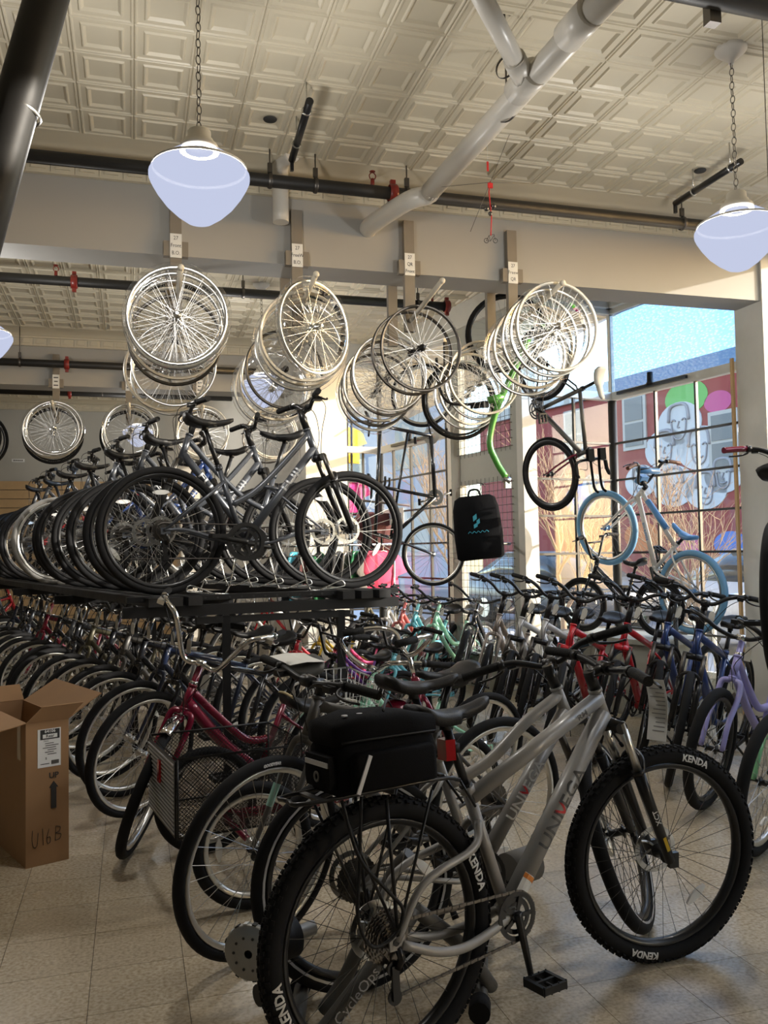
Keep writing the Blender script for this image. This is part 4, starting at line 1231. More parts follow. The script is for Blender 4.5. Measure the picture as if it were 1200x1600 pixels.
    if s['cass'] and s.get('derail', True) and lod:
        dm = MB().tube([g.ra + V((.008, -.062, -.015)), g.ra + V((.02, -.062, -.05)), g.ra + V((.012, -.052, -.075))], .011, 7).box(g.ra + V((.005, -.05, -.112)), (.022, .008, .09))
        for q in (-.075, -.15): dm.lathe([(.005, -.004), (.021, -.004), (.021, .004), (.005, .004)], 14, 'y', g.ra + V((.004, -.044, q)), True, False)
        add('derailleur', dm, 'black_metal')
    if s['kick']:
        a = g.bb + V((-.05, .03, -.02)) if not s.get('kick_rear') else g.ra + V((.1, .06, -.02))
        kx, ky = s.get('kick_to', (-.02, .17))
        e = V((a.x + kx, a.y + ky, .034))
        i_ks = add('kickstand', MB().tube([a, a.lerp(e, .1), e], [.014, .009, .008], 7), s.get('kickmat', 'black_metal'))
        add('kickstand_foot', MB().tube([e - (e - a).normalized() * .035, e], [.012, .014], 8), 'rubber', False, i_ks)
    if s['fender']:
        for pos, a0, a1, st_, nm in ((g.fa, 75, 150, True, 'front_fender'), (g.ra, 15, 195, False, 'rear_fender')):
            rad = s['R'] + .014; wf = s['tw'] * .62; secs = []
            for i in range(17):
                a = R_(a0 + (a1 - a0) * i / 16); c = V((cos(a), 0, sin(a)))
                secs.append([pos + c * (rad - .008) + V((0, -wf, 0)), pos + c * (rad + .004) + V((0, -wf * .6, 0)), pos + c * (rad + .008), pos + c * (rad + .004) + V((0, wf * .6, 0)), pos + c * (rad - .008) + V((0, wf, 0)), pos + c * (rad + .004)])
            add(nm, MB().loft(secs), s['fender'], st_)
    if s['tag']:
        a = g.clamp + V((.012, .05, -.02))
        add('price_tag', MB().add([a + V((0, -.018, -.10)), a + V((0, .018, -.10)), a + V((0, .018, -.035)), a + V((0, .008, -.02)), a + V((0, -.008, -.02)), a + V((0, -.018, -.035)), a + V((.0015, -.018, -.10)), a + V((.0015, .018, -.10)), a + V((.0015, .018, -.035)), a + V((.0015, .008, -.02)), a + V((.0015, -.008, -.02)), a + V((.0015, -.018, -.035))],
            [(0, 5, 4, 3, 2, 1), (6, 7, 8, 9, 10, 11)] + [(i, (i + 1) % 6, 6 + (i + 1) % 6, 6 + i) for i in range(6)]).tube([a + V((0, 0, -.02)), a + V((0, 0, .015))], .001, 3), 'tag_paper', True, i_h)
    return dict(parts=P, g=g, spec=s)

KINDS = {}
def kind(name, **spec):
    KINDS[name] = make_kind(name, spec)
DEF_MAT = dict(FRAME='paint_slate', FORK=None, TIRE='rubber', RIM='black_metal', SPOKE='spoke_steel', HUB='black_metal', SADDLE='saddle_black', GRIP='grip_black')
ORDER = {}
def add_bike(kd, name, label, mtx, mats=None, steer=0.0, group=None, skip=(), cat='bicycle'):
    K = KINDS[kd]; g = K['g']; s = K['spec']
    mm = dict(DEF_MAT); mm['RIM'] = s['rim']; mm['SPOKE'] = s['spoke']; mm['TIRE'] = s['tire']; mm['GRIP'] = s['grip']
    if mats: mm.update(mats)
    if mm.get('FORK') is None: mm['FORK'] = mm['FRAME'] if s['fork'] != 'sus' else 'black_metal'
    root = thing(name, label, cat, mtx, group)
    sm = M.Translation(g.crown) @ M.Rotation(R_(steer), 4, g.ax) @ M.Translation(-g.crown)
    objs = []
    for nm, me, m, st_, par, mt in K['parts']:
        if nm in skip or (par is not None and objs[par] is None):
            objs.append(None); continue
        mk = mm.get(m, m)
        if par is None:
            o = obj(nm, me, mk, root, (sm if st_ else M.Identity(4)) @ (mt if mt is not None else M.Identity(4)))
        else:
            # sub-parts: geometry in the bike frame unless the parent carries its own placement
            o = obj(nm, me, mk, objs[par], mt if mt is not None else M.Identity(4))
        if nm == 'spokes': o['kind'] = 'stuff'
        objs.append(o)
    return root, objs
def on_floor(x, y, yaw, lean=0.0, z=0.0):
    """rear wheel contact at x, y; yaw of the front end in degrees from +X; lean to its left in degrees"""
    return T(x, y, z) @ RZ(R_(yaw)) @ RX(-R_(lean))
def from_front(kd, x, y, yaw, lean=0, z=0):
    wb = KINDS[kd]['g'].wb
    return on_floor(x - wb * cos(R_(yaw)), y - wb * sin(R_(yaw)), yaw, lean, z)
def from_head(kd, x, y, yaw, lean=0, z=0):
    """place by the ground point under the top of the head tube"""
    g = KINDS[kd]['g']; a = R_(yaw); l = R_(lean)
    lx = g.ht.x; ly = g.ht.z * sin(l)
    return on_floor(x - lx * cos(a) + ly * sin(a), y - lx * sin(a) - ly * cos(a), yaw, lean, z)

# ------------------------------------------------------------------ bicycle kinds
kind('hero', R=.365, tw=.062, wb=1.125, cs=.44, drop=.04, st=.40, sa=72, ha=70, a2c=.50, rake=.044, ht=.12, sph=.205, bar_up=.075, stem=.065, frame='hero', fork='sus', bars='flat',
     saddle=(.275, .15), lod=2, tube=(.024, .031, .0185), seg=16, knob=True, nsp=32, disc=True, spoke='spoke_black', rimd=.02, decal=('UNI EGA', .058, 'grey_decal', 1.25), decal_at=.50,
     stanchion='aluminium', fork_decal=True, ring=.07, crank=-82, tag=False, kick_to=(.02, .20), reflector=True, sad_tilt=-3,
     tire_text=dict(front_wheel=[('KENDA', .032, 254), ('KENDA', .032, 70)], rear_wheel=[('KENDA', .036, 196), ('KENDA', .036, 20)]))
kind('second', R=.35, tw=.05, wb=1.07, cs=.445, drop=.05, st=.42, sa=72, ha=69, a2c=.47, ht=.13, sph=.235, bar_up=.10, stem=.06, frame='curved', fork='sus', bars='riser', saddle=(.29, .18),
     lod=2, tube=(.021, .027, .0175), seg=14, nsp=32, disc=True, spoke='spoke_black', stripe=True, decal=('UNI EGA', .05, 'white_decal', 1.2), decal_at=.5, stanchion='dark_steel', crank=150, tag=False, kick=False)
kind('graphite', R=.355, tw=.042, wb=1.09, st=.46, ha=71, a2c=.42, ht=.15, sph=.16, bar_up=.07, stem=.08, frame='diamond', fork='unicrown', bars='flat', saddle=(.28, .17), lod=2, tube=(.019, .024, .017),
     seg=12, rim='aluminium', nsp=32, fork_band='mint_decal', tire_text=dict(front_wheel=[('GOODYEAR', .014, 92)], rear_wheel=[]), crank=200, tag=False, spoke='spoke_steel')
kind('hybrid_step', R=.345, tw=.042, wb=1.08, st=.43, sa=72, ha=70, a2c=.455, ht=.17, sph=.23, bar_up=.13, stem=.05, frame='step', fork='sus', bars='riser', disc=True, tube=(.0175, .023, .0165),
     seg=12, decal=('FUJI', .056, 'silver_decal', 1.7), decal_at=.66, guard=True, ring=.092, crank=170, kick=False, nsp=28)
kind('city', R=.347, tw=.044, wb=1.06, st=.47, ha=71, a2c=.41, ht=.16, sph=.15, bar_up=.14, stem=.05, frame='diamond', fork='unicrown', bars='comfort', rim='aluminium', quill=True, stemmat='chrome',
     barmat='black_metal', saddle=(.27, .19), ring=.08, crank=20, kick=False, seg=9)
kind('comfort', R=.345, tw=.046, wb=1.07, st=.46, ha=71, a2c=.44, ht=.16, sph=.16, bar_up=.18, stem=.05, frame='diamond', fork='sus', bars='comfort', saddle=(.27, .19), tube=(.021, .0275, .018), crank=30, kick_to=(-.06, .2))
kind('comfort_step', R=.345, tw=.046, wb=1.07, st=.43, ha=71, a2c=.43, ht=.16, sph=.18, bar_up=.18, stem=.05, frame='step', fork='unicrown', bars='comfort', saddle=(.27, .19), tube=(.021, .0275, .018), crank=110, kick_to=(-.06, .2))
kind('cruiser', R=.33, tw=.054, wb=1.12, cs=.47, drop=.03, st=.40, sa=69, ha=68, a2c=.40, rake=.05, ht=.125, sph=.10, bar_up=.11, stem=.03, frame='cruiserstep', fork='cruiser', bars='cruiser', saddle=(.27, .235),
     cass=False, tube=(.020, .0235, .018), quill=True, barmat='black_metal', stemmat='chrome', guard=True, crank=-20, kick_to=(-.06, .2))
kind('highrise', R=.335, tw=.05, wb=1.08, cs=.47, drop=.03, st=.38, sa=69, ha=69, a2c=.375, rake=.05, ht=.12, sph=.14, bar_up=.12, stem=.025, frame='cruiserstep', fork='cruiser', bars='highrise', saddle=(.29, .26),
     cass=False, tube=(.018, .030, .0165), seg=12, quill=True, barmat='chrome', stemmat='chrome', guard=True, rim='aluminium', crank=-20, fender='chrome', levermat='chrome', nsp=32, kick_to=(-.06, .2))
kind('small_cruiser', R=.30, tw=.045, wb=.98, cs=.43, drop=.03, st=.34, sa=69, ha=69, a2c=.35, rake=.045, ht=.11, sph=.09, bar_up=.09, stem=.03, frame='cruiserstep', fork='cruiser', bars='cruiser', saddle=(.25, .2),
     cass=False, quill=True, barmat='chrome', stemmat='chrome', rim='aluminium', crank=-20, kick_to=(-.06, .18))
kind('kids', R=.25, tw=.045, wb=.83, cs=.35, drop=-.02, st=.27, sa=70, ha=70, a2c=.31, rake=.035, ht=.10, sph=.08, bar_up=.05, stem=.03, frame='step', fork='unicrown', bars='bmx', saddle=(.22, .15),
     cass=False, ring=.06, kick=False, tube=(.015, .018, .015), seg=8)
kind('tri', R=.334, tw=.025, wb=.99, cs=.41, st=.52, sa=75, ha=72, a2c=.37, ht=.12, sph=.17, bar_up=.03, stem=.09, frame='diamond', fork='rigid', bars='aero', saddle=(.27, .13), rimd=.05, kick=False, tag=False,
     tube=(.017, .022, .018), crank=60, reflector=False, nsp=20)
kind('bigbmx', R=.345, tw=.055, wb=1.08, cs=.42, drop=.03, st=.32, sa=71, ha=71, a2c=.42, ht=.12, sph=.08, bar_up=.05, stem=.045, frame='diamond', fork='unicrown', bars='bmx', saddle=(.26, .13), cass=False, ring=.075,
     rim='aluminium', tire='rubber_blue', kick=False, tag=False, tube=(.018, .022, .017), grip='grip_brown', crank=40, decal=('BIG RIPPER', .034, 'paint_sky', 1.0), decal_at=.5, seg=12, reflector=False)

# ------------------------------------------------------------------ foreground bicycles
hero, ho = add_bike('hero', 'mountain_bicycle', 'silver grey hardtail mountain bike with knobby tires, rear rack and trunk bag', on_floor(.66, 2.305, 16, 3), dict(FRAME='paint_grey', FORK='black_metal', HUB='black_metal'), steer=-16)
HG = KINDS['hero']['g']
def red_letter(root_obj, K, txt, size, sx, at, full, idx, m):
    """one red letter filling the gap left in the grey name"""
    g = K['g']; dt = K['spec']['tube'][1]; mid = g.hb + (g.ht - g.hb) * .30
    d_ = mid - g.bb; L = d_.length; u = d_.normalized(); nv = V((-u.z, 0, u.x)); rad = dt * 1.03
    vs, fs = text_geo(txt, size, .0008); q = []; dm = MB()
    for sg in (-1, 1):
        q = []; dm = MB()
        for v in vs:
            hh = max(-rad * .97, min(rad * .97, v.y)); al = (v.x * sx + idx) * (1 if sg < 0 else -1) + L * at
            q.append(g.bb + u * al + nv * hh + V((0, sg * math.sqrt(rad * rad - hh * hh), 0)))
        dm.add(q, fs)
        obj('red_letter', dm, m, root_obj)
red_letter(ho[0], KINDS['hero'], 'V', .058, 1.25, .50, '', -.006, 'red_decal')
# top-tube name and warning sticker
def tube_text(root_obj, a, b, rad, txt, size, at, m, sx=1.0):
    d_ = b - a; L = d_.length; u = d_.normalized(); nv = V((-u.z, 0, u.x)); vs, fs = text_geo(txt, size, .0003); q = []
    for v in vs:
        hh = max(-rad * .9, min(rad * .9, v.y)); q.append(a + u * (v.x * sx + L * at) + nv * hh + V((0, -math.sqrt(rad * rad - hh * hh) - .0006, 0)))
    obj('lettering', MB().add(q, fs), m, root_obj)
tube_text(ho[0], HG.stt - HG.sd * .03, HG.ht - HG.ax * .032, .0265, 'RM', .026, .82, 'grey_decal', 1.3)
mid_h = HG.hb + (HG.ht - HG.hb) * .30
u_ = (mid_h - HG.bb).normalized(); nv_ = V((-u_.z, 0, u_.x))
stk = MB()
for k in range(5):
    a = -.022 + k * .011
    stk.add([HG.bb + u_ * s_ + nv_ * h_ + V((0, -math.sqrt(.0315 ** 2 - h_ * h_), 0)) for s_, h_ in ((.055, a), (.125, a), (.125, a + .011 if k < 4 else a), (.055, a + .011 if k < 4 else a))], [(0, 1, 2, 3)]) if k < 4 else None
so_ = obj('warning_sticker', stk, 'white_paper', ho[0])
s2 = MB()
for k in range(4):
    a = -.022 + k * .011
    s2.add([HG.bb + u_ * s_ + nv_ * h_ + V((0, -math.sqrt(.0318 ** 2 - h_ * h_), 0)) for s_, h_ in ((.108, a), (.123, a), (.123, a + .011), (.108, a + .011))], [(0, 1, 2, 3)])
obj('sticker_band', s2, 'orange_decal', ho[0])
# seat light
lt = HG.stt + HG.sd * .13
obj('tail_light', MB().loft([[V((x, y, z)) for x, y in ((-.03, -.022), (0, -.028), (0, .028), (-.03, .022))] for z in (-.03, -.026, .026, .03)], False).xf(T(*(lt + V((-.014, 0, 0))))), 'reflector_red', hero)
obj('light_bracket', MB().tube([lt + V((0, 0, -.012)), lt + V((0, 0, .012))], .019, 10), 'black_plastic', hero)
# carrier over the rear wheel
rk = MB(); RZ0 = .765
for sg in (-1, 1):
    rk.tube([HG.ra + V((.0, sg * .08, .02)), V((-.02, sg * .085, RZ0 - .02))], .0055, 7)
    rk.tube([HG.ra + V((.0, sg * .08, .02)), V((.13, sg * .085, RZ0 - .02))], .0045, 7)
    rk.tube([HG.ra + V((.0, sg * .08, .02)), V((-.16, sg * .085, RZ0 - .02))], .0045, 7)
    rk.tube(smooth_curve([V((.26, sg * .04, RZ0 - .02)), V((.16, sg * .06, RZ0)), V((-.24, sg * .06, RZ0)), V((-.27, 0, RZ0))], 4), .006, 7)
    rk.tube([V((.26, sg * .04, RZ0 - .02)), HG.stt - HG.sd * .05 + V((-.01, sg * .03, 0))], .004, 6)
for x in (-.2, -.1, 0, .1): rk.box((x, 0, RZ0), (.02, .12, .006))
obj('carrier', rk, 'black_metal', hero)
# looped elastic cord hanging off the carrier
obj('bungee_cord', MB().tube(smooth_curve([(-.16, -.09, RZ0), (-.13, -.12, .62), (-.05, -.125, .52), (.0, -.11, .46), (-.02, -.1, .40), (-.09, -.1, .385), (-.13, -.1, .46), (-.12, -.1, .60), (-.10, -.09, RZ0)], 6), .005, 6), 'black_plastic', hero)
# long price sheet hanging from the bar
hc = HG.clamp + V((.02, -.20, 0))
ps = MB(); secs = []
for i in range(9):
    z = -.03 - .19 * i / 8; bend = .012 * sin(i * .5)
    secs.append([hc + V((bend, -.038, z)), hc + V((bend, .038, z)), hc + V((bend + .001, .038, z)), hc + V((bend + .001, -.038, z))])
sheet = obj('price_sheet', MB().loft(secs, False), 'white_paper', hero)
pl = MB()
for i in range(11):
    z = -.06 - .013 * i; bend = .012 * sin((-.03 - z) / .19 * 8 * .5)
    w = random.Random(i).uniform(.03, .06); pl.box(hc + V((bend - .0012, -.03 + w / 2, z)), (.0008, w, .003))
obj('print', pl, 'ink_grey', sheet)

second, s_o = add_bike('second', 'comfort_mountain_bicycle', 'pale grey bike with curved top tube and turned front wheel behind the mountain bike', on_floor(.70, 2.755, 6, 4), dict(FRAME='paint_grey'), steer=46)
red_letter(s_o[0], KINDS['second'], 'V', .05, 1.2, .5, '', -.005, 'red_decal')
SG = KINDS['second']['g']; lt = SG.stt + SG.sd * .09
obj('tail_light', MB().loft([[V((x, y, z)) for x, y in ((-.03, -.02), (0, -.026), (0, .026), (-.03, .02))] for z in (-.026, -.022, .022, .026)], False).xf(T(*(lt + V((-.014, 0, 0))))), 'reflector_red', second)
obj('seat_pack', MB().sphere((0, 0, 0), .045, 12, 8, (1.2, .8, .75)).xf(T(*(SG.sad + V((-.075, 0, -.045))))), 'paint_maroon', second)

graph, g_o = add_bike('graphite', 'hybrid_bicycle', 'graphite grey hybrid bike with mint fork bands facing the box', from_front('graphite', .42, 3.10, 197, 3), dict(FRAME='paint_graphite', HUB='black_metal'), steer=14)

maroon, m_o = add_bike('highrise', 'cruiser_bicycle', 'maroon cruiser with chrome high-rise handlebar and turned front wheel', from_front('highrise', .04, 4.35, 199, 7), dict(FRAME='paint_maroon', HUB='chrome', SADDLE='saddle_grey', FORK='paint_maroon'), steer=55)
MG = KINDS['highrise']['g']
mid_m = MG.hb + (MG.ht - MG.hb) * .30
tube_text(m_o[0], MG.bb, mid_m, .0305, 'SUN', .03, .55, 'white_decal', 1.3)
# saddle wrapper card
obj('saddle_card', MB().loft([[V((x, y, .026 + .004 * cos(x * 30))) for y in (-.11, .11)] + [V((x, y, .028 + .004 * cos(x * 30))) for y in (.11, -.11)] for x in (-.11, -.05, 0, .05, .10)], False).xf(T(*(MG.sad + V((0, 0, .05))))), 'tag_paper', maroon)

# small mint cruiser with a white wire basket
smallc, _ = add_bike('small_cruiser', 'small_cruiser_bicycle', 'small step-through cruiser with chrome bars and white wire front basket', from_front('small_cruiser', .98, 4.42, 196, 6), dict(FRAME='paint_mint', HUB='chrome', SADDLE='saddle_black'), steer=6)
def wire_basket(parent, c, sx, sy, sz, m, flare=1.25, step=.032, nm='wire_basket'):
    b_ = MB(); rw = .0022
    def P(u, v, t):
        k = 1 + (flare - 1) * t; return V((c[0] + u * sx / 2 * k, c[1] + v * sy / 2 * k, c[2] + sz * t))
    nx = int(sx / step); ny = int(sy / step); nz = max(2, int(sz / step / 1.6))
    for t, r in [(i / nz, rw * (2.2 if i == nz else 1)) for i in range(nz + 1)]:
        b_.tube([P(-1, -1, t), P(1, -1, t), P(1, 1, t), P(-1, 1, t)], r, 4, closed=True)
    for i in range(nx + 1):
        u = -1 + 2 * i / nx; b_.tube([P(u, -1, 1), P(u, -1, 0), P(u, 1, 0), P(u, 1, 1)], rw, 4)
    for i in range(ny + 1):
        v = -1 + 2 * i / ny; b_.tube([P(-1, v, 1), P(-1, v, 0), P(1, v, 0), P(1, v, 1)], rw, 4)
    return obj(nm, b_, m, parent)
sg_ = KINDS['small_cruiser']['g']
wire_basket(smallc, (sg_.clamp.x + .17, 0, sg_.clamp.z - .20), .22, .30, .17, 'wire_white')

# adult tricycle with black mesh basket
TRK = T(.40, 3.88, 0) @ RZ(R_(10))
trike = thing('adult_tricycle', 'dark red adult tricycle with black mesh rear basket and wide tan-edged saddle', 'tricycle', TRK)
tf = MB()
tf.tube(smooth_curve([(.06, 0, .27), (.45, 0, .27), (.62, 0, .30), (.85, 0, .50), (.98, 0, .74)], 5), .022, 10)
tf.tube([(.50, 0, .28), (.40, 0, .66)], .017, 10).tube([(.98, 0, .68), (.94, 0, .80)], .022, 10)
tf.tube([(0, -.36, .25), (0, .36, .25)], .014, 10).tube([(.06, 0, .27), (0, -.25, .25)], .012, 8).tube([(.06, 0, .27), (0, .25, .25)], .012, 8)
obj('frame', tf, 'paint_maroon', trike)
wk = wheel_meshes(.25, .05, 24, 40, .022, .045)
for nm, p in (('rear_wheel', (0, -.36, .25)), ('rear_wheel', (0, .36, .25)), ('front_wheel', (1.17, 0, .25))):
    w_ = obj(nm, wk['rim'], 'aluminium', trike, T(*p)); obj('tire', wk['tire'], 'rubber', w_)
    o = obj('spokes', wk['spokes'], 'spoke_steel', w_); o['kind'] = 'stuff'; obj('hub', wk['hub'], 'steel', w_)
    obj('reflector', wk['reflector'], 'reflector_white', w_, T(-.14, 0, 0))
obj('fork', MB().tube(smooth_curve([(.99, -.01, .69), (1.0, -.055, .64), (1.1, -.06, .45), (1.17, -.055, .25)], 4), .011, 8).tube(smooth_curve([(.99, .01, .69), (1.0, .055, .64), (1.1, .06, .45), (1.17, .055, .25)], 4), .011, 8), 'paint_maroon', trike)
hb_ = MB().tube([(.94, 0, .80), (.91, 0, .90)], .013, 8)
pts = smooth_curve([(.91, 0, .90), (.92, -.08, .93), (.93, -.18, 1.0), (.86, -.26, 1.02), (.70, -.30, 1.0)], 4)
hb_.tube([V((p.x, -p.y, p.z)) for p in reversed(pts[1:])] + pts, .012, 8)
hbo = obj('handlebar', hb_, 'chrome', trike)
for s_ in (-1, 1): obj('grip', MB().tube([(.80, s_ * .283, 1.012), (.69, s_ * .302, .998)], .017, 10), 'grip_black', hbo)
sdo = obj('saddle', saddle_mb(.28, .26, .085, .06, .03), 'saddle_black', trike, T(.395, 0, .74))
obj('saddle_edge', MB().tube(smooth_curve([(-.12, -.09, .03), (-.125, 0, .038), (-.12, .09, .03)], 4), .006, 6), 'brown_card', sdo)
obj('seatpost', MB().tube([(.42, 0, .60), (.395, 0, .73)], .013, 8), 'chrome', trike)
ckm = MB().lathe([(.06, -.05), (.075, -.05), (.075, -.046), (.06, -.046)], 30, 'y', (.5, 0, .28), True, False)
cko = obj('crankset', ckm, 'chrome', trike)
for s_ in (-1, 1):
    obj('crank_arm', MB().tube([(.5, s_ * .055, .28), (.5 + s_ * .1, s_ * .065, .28 - s_ * .1)], .010, 7), 'chrome', cko)
    obj('pedal', MB().box((.5 + s_ * .1, s_ * .12, .28 - s_ * .1), (.08, .09, .022)), 'black_plastic', cko)
# basket: mesh walls of crossing wires, striped rear panel with red reflector
bk = MB()
def mesh_wall(a, b, c_, d_, n, m_):
    a, b, c_, d_ = V(a), V(b), V(c_), V(d_)
    for i in range(-m_, n + 1):
        pts_ = []
        for j in range(2):
            pass
    N = n
    for i in range(N * 2):
        for dr in (1, -1):
            u0 = i / (2 * N); k = .5 * m_ / N
            seg = []
            u1 = u0 + dr * k
            t1 = 1.0
            if u1 < 0: t1 = u0 / k; u1 = 0
            if u1 > 1: t1 = (1 - u0) / k; u1 = 1
            p = a.lerp(b, u0); q = a.lerp(b, u1).lerp(d_.lerp(c_, u1), t1)
            bk.tube([p, q], .0014, 3, cap=False, smooth=False)
    for i in range(N * 2):
        for dr in (1, -1):
            k = .5 * m_ / N; u0 = i / (2 * N)
            if dr == 1 and u0 < k:
                t0 = 1 - u0 / k
                bk.tube([a.lerp(d_, 1 - (u0 / k)) , a.lerp(b, u0).lerp(d_.lerp(c_, u0), 1.0)], .0014, 3, cap=False, smooth=False)
            if dr == -1 and u0 > 1 - k:
                bk.tube([b.lerp(c_, 1 - (1 - u0) / k), a.lerp(b, u0).lerp(d_.lerp(c_, u0), 1.0)], .0014, 3, cap=False, smooth=False)
x0, x1, y0, y1, z0, z1 = -.28, .28, -.27, .27, .29, .60
mesh_wall((x0, y0, z0), (x1, y0, z0), (x1, y0, z1), (x0, y0, z1), 16, 18)
mesh_wall((x0, y1, z0), (x1, y1, z0), (x1, y1, z1), (x0, y1, z1), 16, 18)
mesh_wall((x1, y0, z0), (x1, y1, z0), (x1, y1, z1), (x1, y0, z1), 16, 18)
mesh_wall((x0, y0, z0), (x1, y0, z0), (x1, y1, z0), (x0, y1, z0), 12, 24)
for z in (z0, z1): bk.tube([(x0, y0, z), (x1, y0, z), (x1, y1, z), (x0, y1, z)], .005, 6, closed=True)
for x, y in ((x0, y0), (x1, y0), (x1, y1), (x0, y1)): bk.tube([(x, y, z0), (x, y, z1)], .005, 6)
bko = obj('mesh_basket', bk, 'black_metal', trike)
obj('basket_panel', MB().box((x0 - .006, 0, .44), (.006, .52, .30)), 'black_metal', bko)
for i in range(17): obj('panel_stripe', MB().box((x0 - .011, 0, .305 + i * .0168), (.003, .50, .006)), 'silver_decal', bko)
obj('reflector', MB().box((x0 - .016, .0, .50), (.01, .035, .09)), 'reflector_red', bko)

# trunk bag resting on the carrier
BAG = hero.matrix_world @ T(.0, 0, RZ0 + .004) @ M.Scale(.93, 4)
bag = thing('trunk_bag', 'black padded trunk bag with reflective strips on the mountain bike carrier', 'bag', BAG)
def rsec(x, hw, z0, z1, r=.025):
    out = []
    for cx, cz, a0 in ((hw - r, z1 - r, 0), (-hw + r, z1 - r, 90), (-hw + r, z0 + r * .6, 180), (hw - r, z0 + r * .6, 270)):
        for a in (0, 30, 60, 90):
            out.append(V((x, cx + r * cos(R_(a0 + a)), cz + r * sin(R_(a0 + a)) * (1 if a0 < 180 else .6))))
    return out
obj('bag_body', MB().loft([rsec(-.165, .06, .01, .11), rsec(-.17, .085, .0, .135), rsec(-.14, .098, 0, .148), rsec(0, .103, 0, .155), rsec(.13, .098, 0, .148), rsec(.16, .085, .0, .135), rsec(.165, .06, .01, .11)]), 'cloth_black', bag)
obj('bag_lid', MB().loft([rsec(-.178, .06, .140, .185, .02), rsec(-.172, .092, .135, .20, .024), rsec(-.08, .104, .135, .218, .03), rsec(.06, .104, .135, .214, .03), rsec(.165, .092, .135, .195, .024), rsec(.172, .06, .14, .18, .02)]), 'cloth_black', bag)
for sg in (-1, 1):
    so2 = obj('side_pocket', MB().loft([rsec(x, .022 if abs(x) < .13 else .014, .012, .118 if abs(x) < .13 else .108, .012) for x in (-.14, -.125, .125, .14)]), 'cloth_black', bag, T(0, sg * .108, 0))
    obj('reflective_strip', MB().box((-.115, sg * .0245, .062), (.012, .004, .11), RY(R_(24)).to_3x3()), 'reflective_strip', so2)
rp = obj('rear_pocket', MB().loft([[V((y * 0 + x, y, z)) for y, z in ((-.07, .02), (.07, .02), (.075, .05), (.07, .11), (-.07, .11), (-.075, .05))] for x in (-.195, -.165)], False), 'cloth_black', bag)
obj('reflective_strip', MB().box((-.1965, 0, .088), (.004, .135, .014)), 'reflective_strip', rp)
obj('round_badge', MB().lathe([(.009, -.003), (.016, -.003), (.016, 0), (.009, 0)], 16, 'x', (-.196, 0, .05), True), 'rubber_grey', rp)
obj('zipper', MB().tube(smooth_curve([(-.165, -.098, .15), (-.05, -.107, .152), (.1, -.106, .15), (.165, -.09, .146)], 4), .0032, 5), 'black_plastic', bag)
for x in (-.12, -.07): obj('rivet', MB().disc((x, -.04, .216), .009, 12, 'z', .004), 'reflective_strip', bag)
obj('strap', MB().tube(smooth_curve([(.0, -.06, .217), (.03, -.03, .24), (.07, .02, .235), (.1, .05, .212)], 4), .006, 5, flat=.4), 'black_plastic', bag)

# magnetic trainer on the rear wheels
tr_ = thing('bike_trainer', 'grey folding bike trainer with flywheel under the rear wheels', 'trainer', T(.62, 2.52, 0))
def tp(x, y, z): return V((x - .62, y - 2.52, z))
obj('trainer_leg', MB().tube(smooth_curve([tp(.40, 2.35, .03), tp(.50, 2.36, .12), tp(.70, 2.40, .30), tp(.78, 2.42, .38)], 4), .024, 12), 'trainer_grey', tr_)
obj('trainer_leg', MB().tube(smooth_curve([tp(.55, 2.62, .03), tp(.62, 2.60, .14), tp(.75, 2.56, .42), tp(.80, 2.52, .50)], 4), .022, 12), 'trainer_grey', tr_)
obj('trainer_leg', MB().tube(smooth_curve([tp(.78, 2.42, .38), tp(.95, 2.50, .22), tp(1.08, 2.58, .04)], 4), .022, 12), 'trainer_grey', tr_)
obj('cross_tube', MB().tube([tp(1.00, 2.48, .035), tp(1.20, 2.95, .035)], .024, 12), 'trainer_grey', tr_)
obj('cross_tube', MB().tube([tp(.40, 2.35, .035), tp(.52, 2.80, .035)], .024, 12), 'trainer_grey', tr_)
for p in ((1.20, 2.95, .035), (1.00, 2.48, .035), (.40, 2.35, .035), (.52, 2.80, .035)):
    obj('rubber_foot', MB().tube([tp(p[0] - .015, p[1] - .03, p[2]), tp(p[0] + .012, p[1] + .03, p[2])], .033, 12), 'rubber', tr_)
fl_c = ond(392, 1487, 2.45); k_c = ond(403, 1556, 2.30)
fw_ = obj('flywheel', MB().lathe([(.012, -.018), (.05, -.018), (.074, -.012), (.078, -.008), (.078, .008), (.074, .012), (.05, .018), (.012, .018)], 36, 'y'), 'flywheel_grey', tr_, T(*(fl_c - V((.62, 2.52, 0)))) @ RZ(R_(-32)))
for i in range(18):
    a = 2 * pi * i / 18; obj('flywheel_mark', MB().box((.0765 * cos(a), 0, .0765 * sin(a)), (.008, .018, .012), RY(-a).to_3x3()), 'white_paper' if i % 2 else 'ink', fw_)
for i in range(10):
    a = 2 * pi * i / 10; obj('flywheel_hole', MB().disc((.045 * cos(a), -.019, .045 * sin(a)), .004, 8, 'y', .002), 'ink', fw_)
obj('roller_axle', MB().tube([fl_c - V((.62, 2.52, 0)), fl_c - V((.62, 2.52, 0)) + V((.20, .10, .0))], .022, 12), 'aluminium', tr_)
obj('resistance_unit', MB().tube([fl_c - V((.62, 2.52, 0)) + V((.05, .03, 0)), fl_c - V((.62, 2.52, 0)) + V((.13, .07, 0))], .06, 18), 'black_plastic', tr_)
obj('clamp_knob', MB().tube([k_c - V((.62, 2.52, 0)), k_c - V((.62, 2.52, 0)) + V((.045, .02, 0))], .028, 12), 'black_plastic', tr_)
obj('resistance_drum', MB().tube([tp(1.30, 2.93, .25), tp(1.42, 2.98, .25)], .062, 20), 'rubber_grey', tr_)
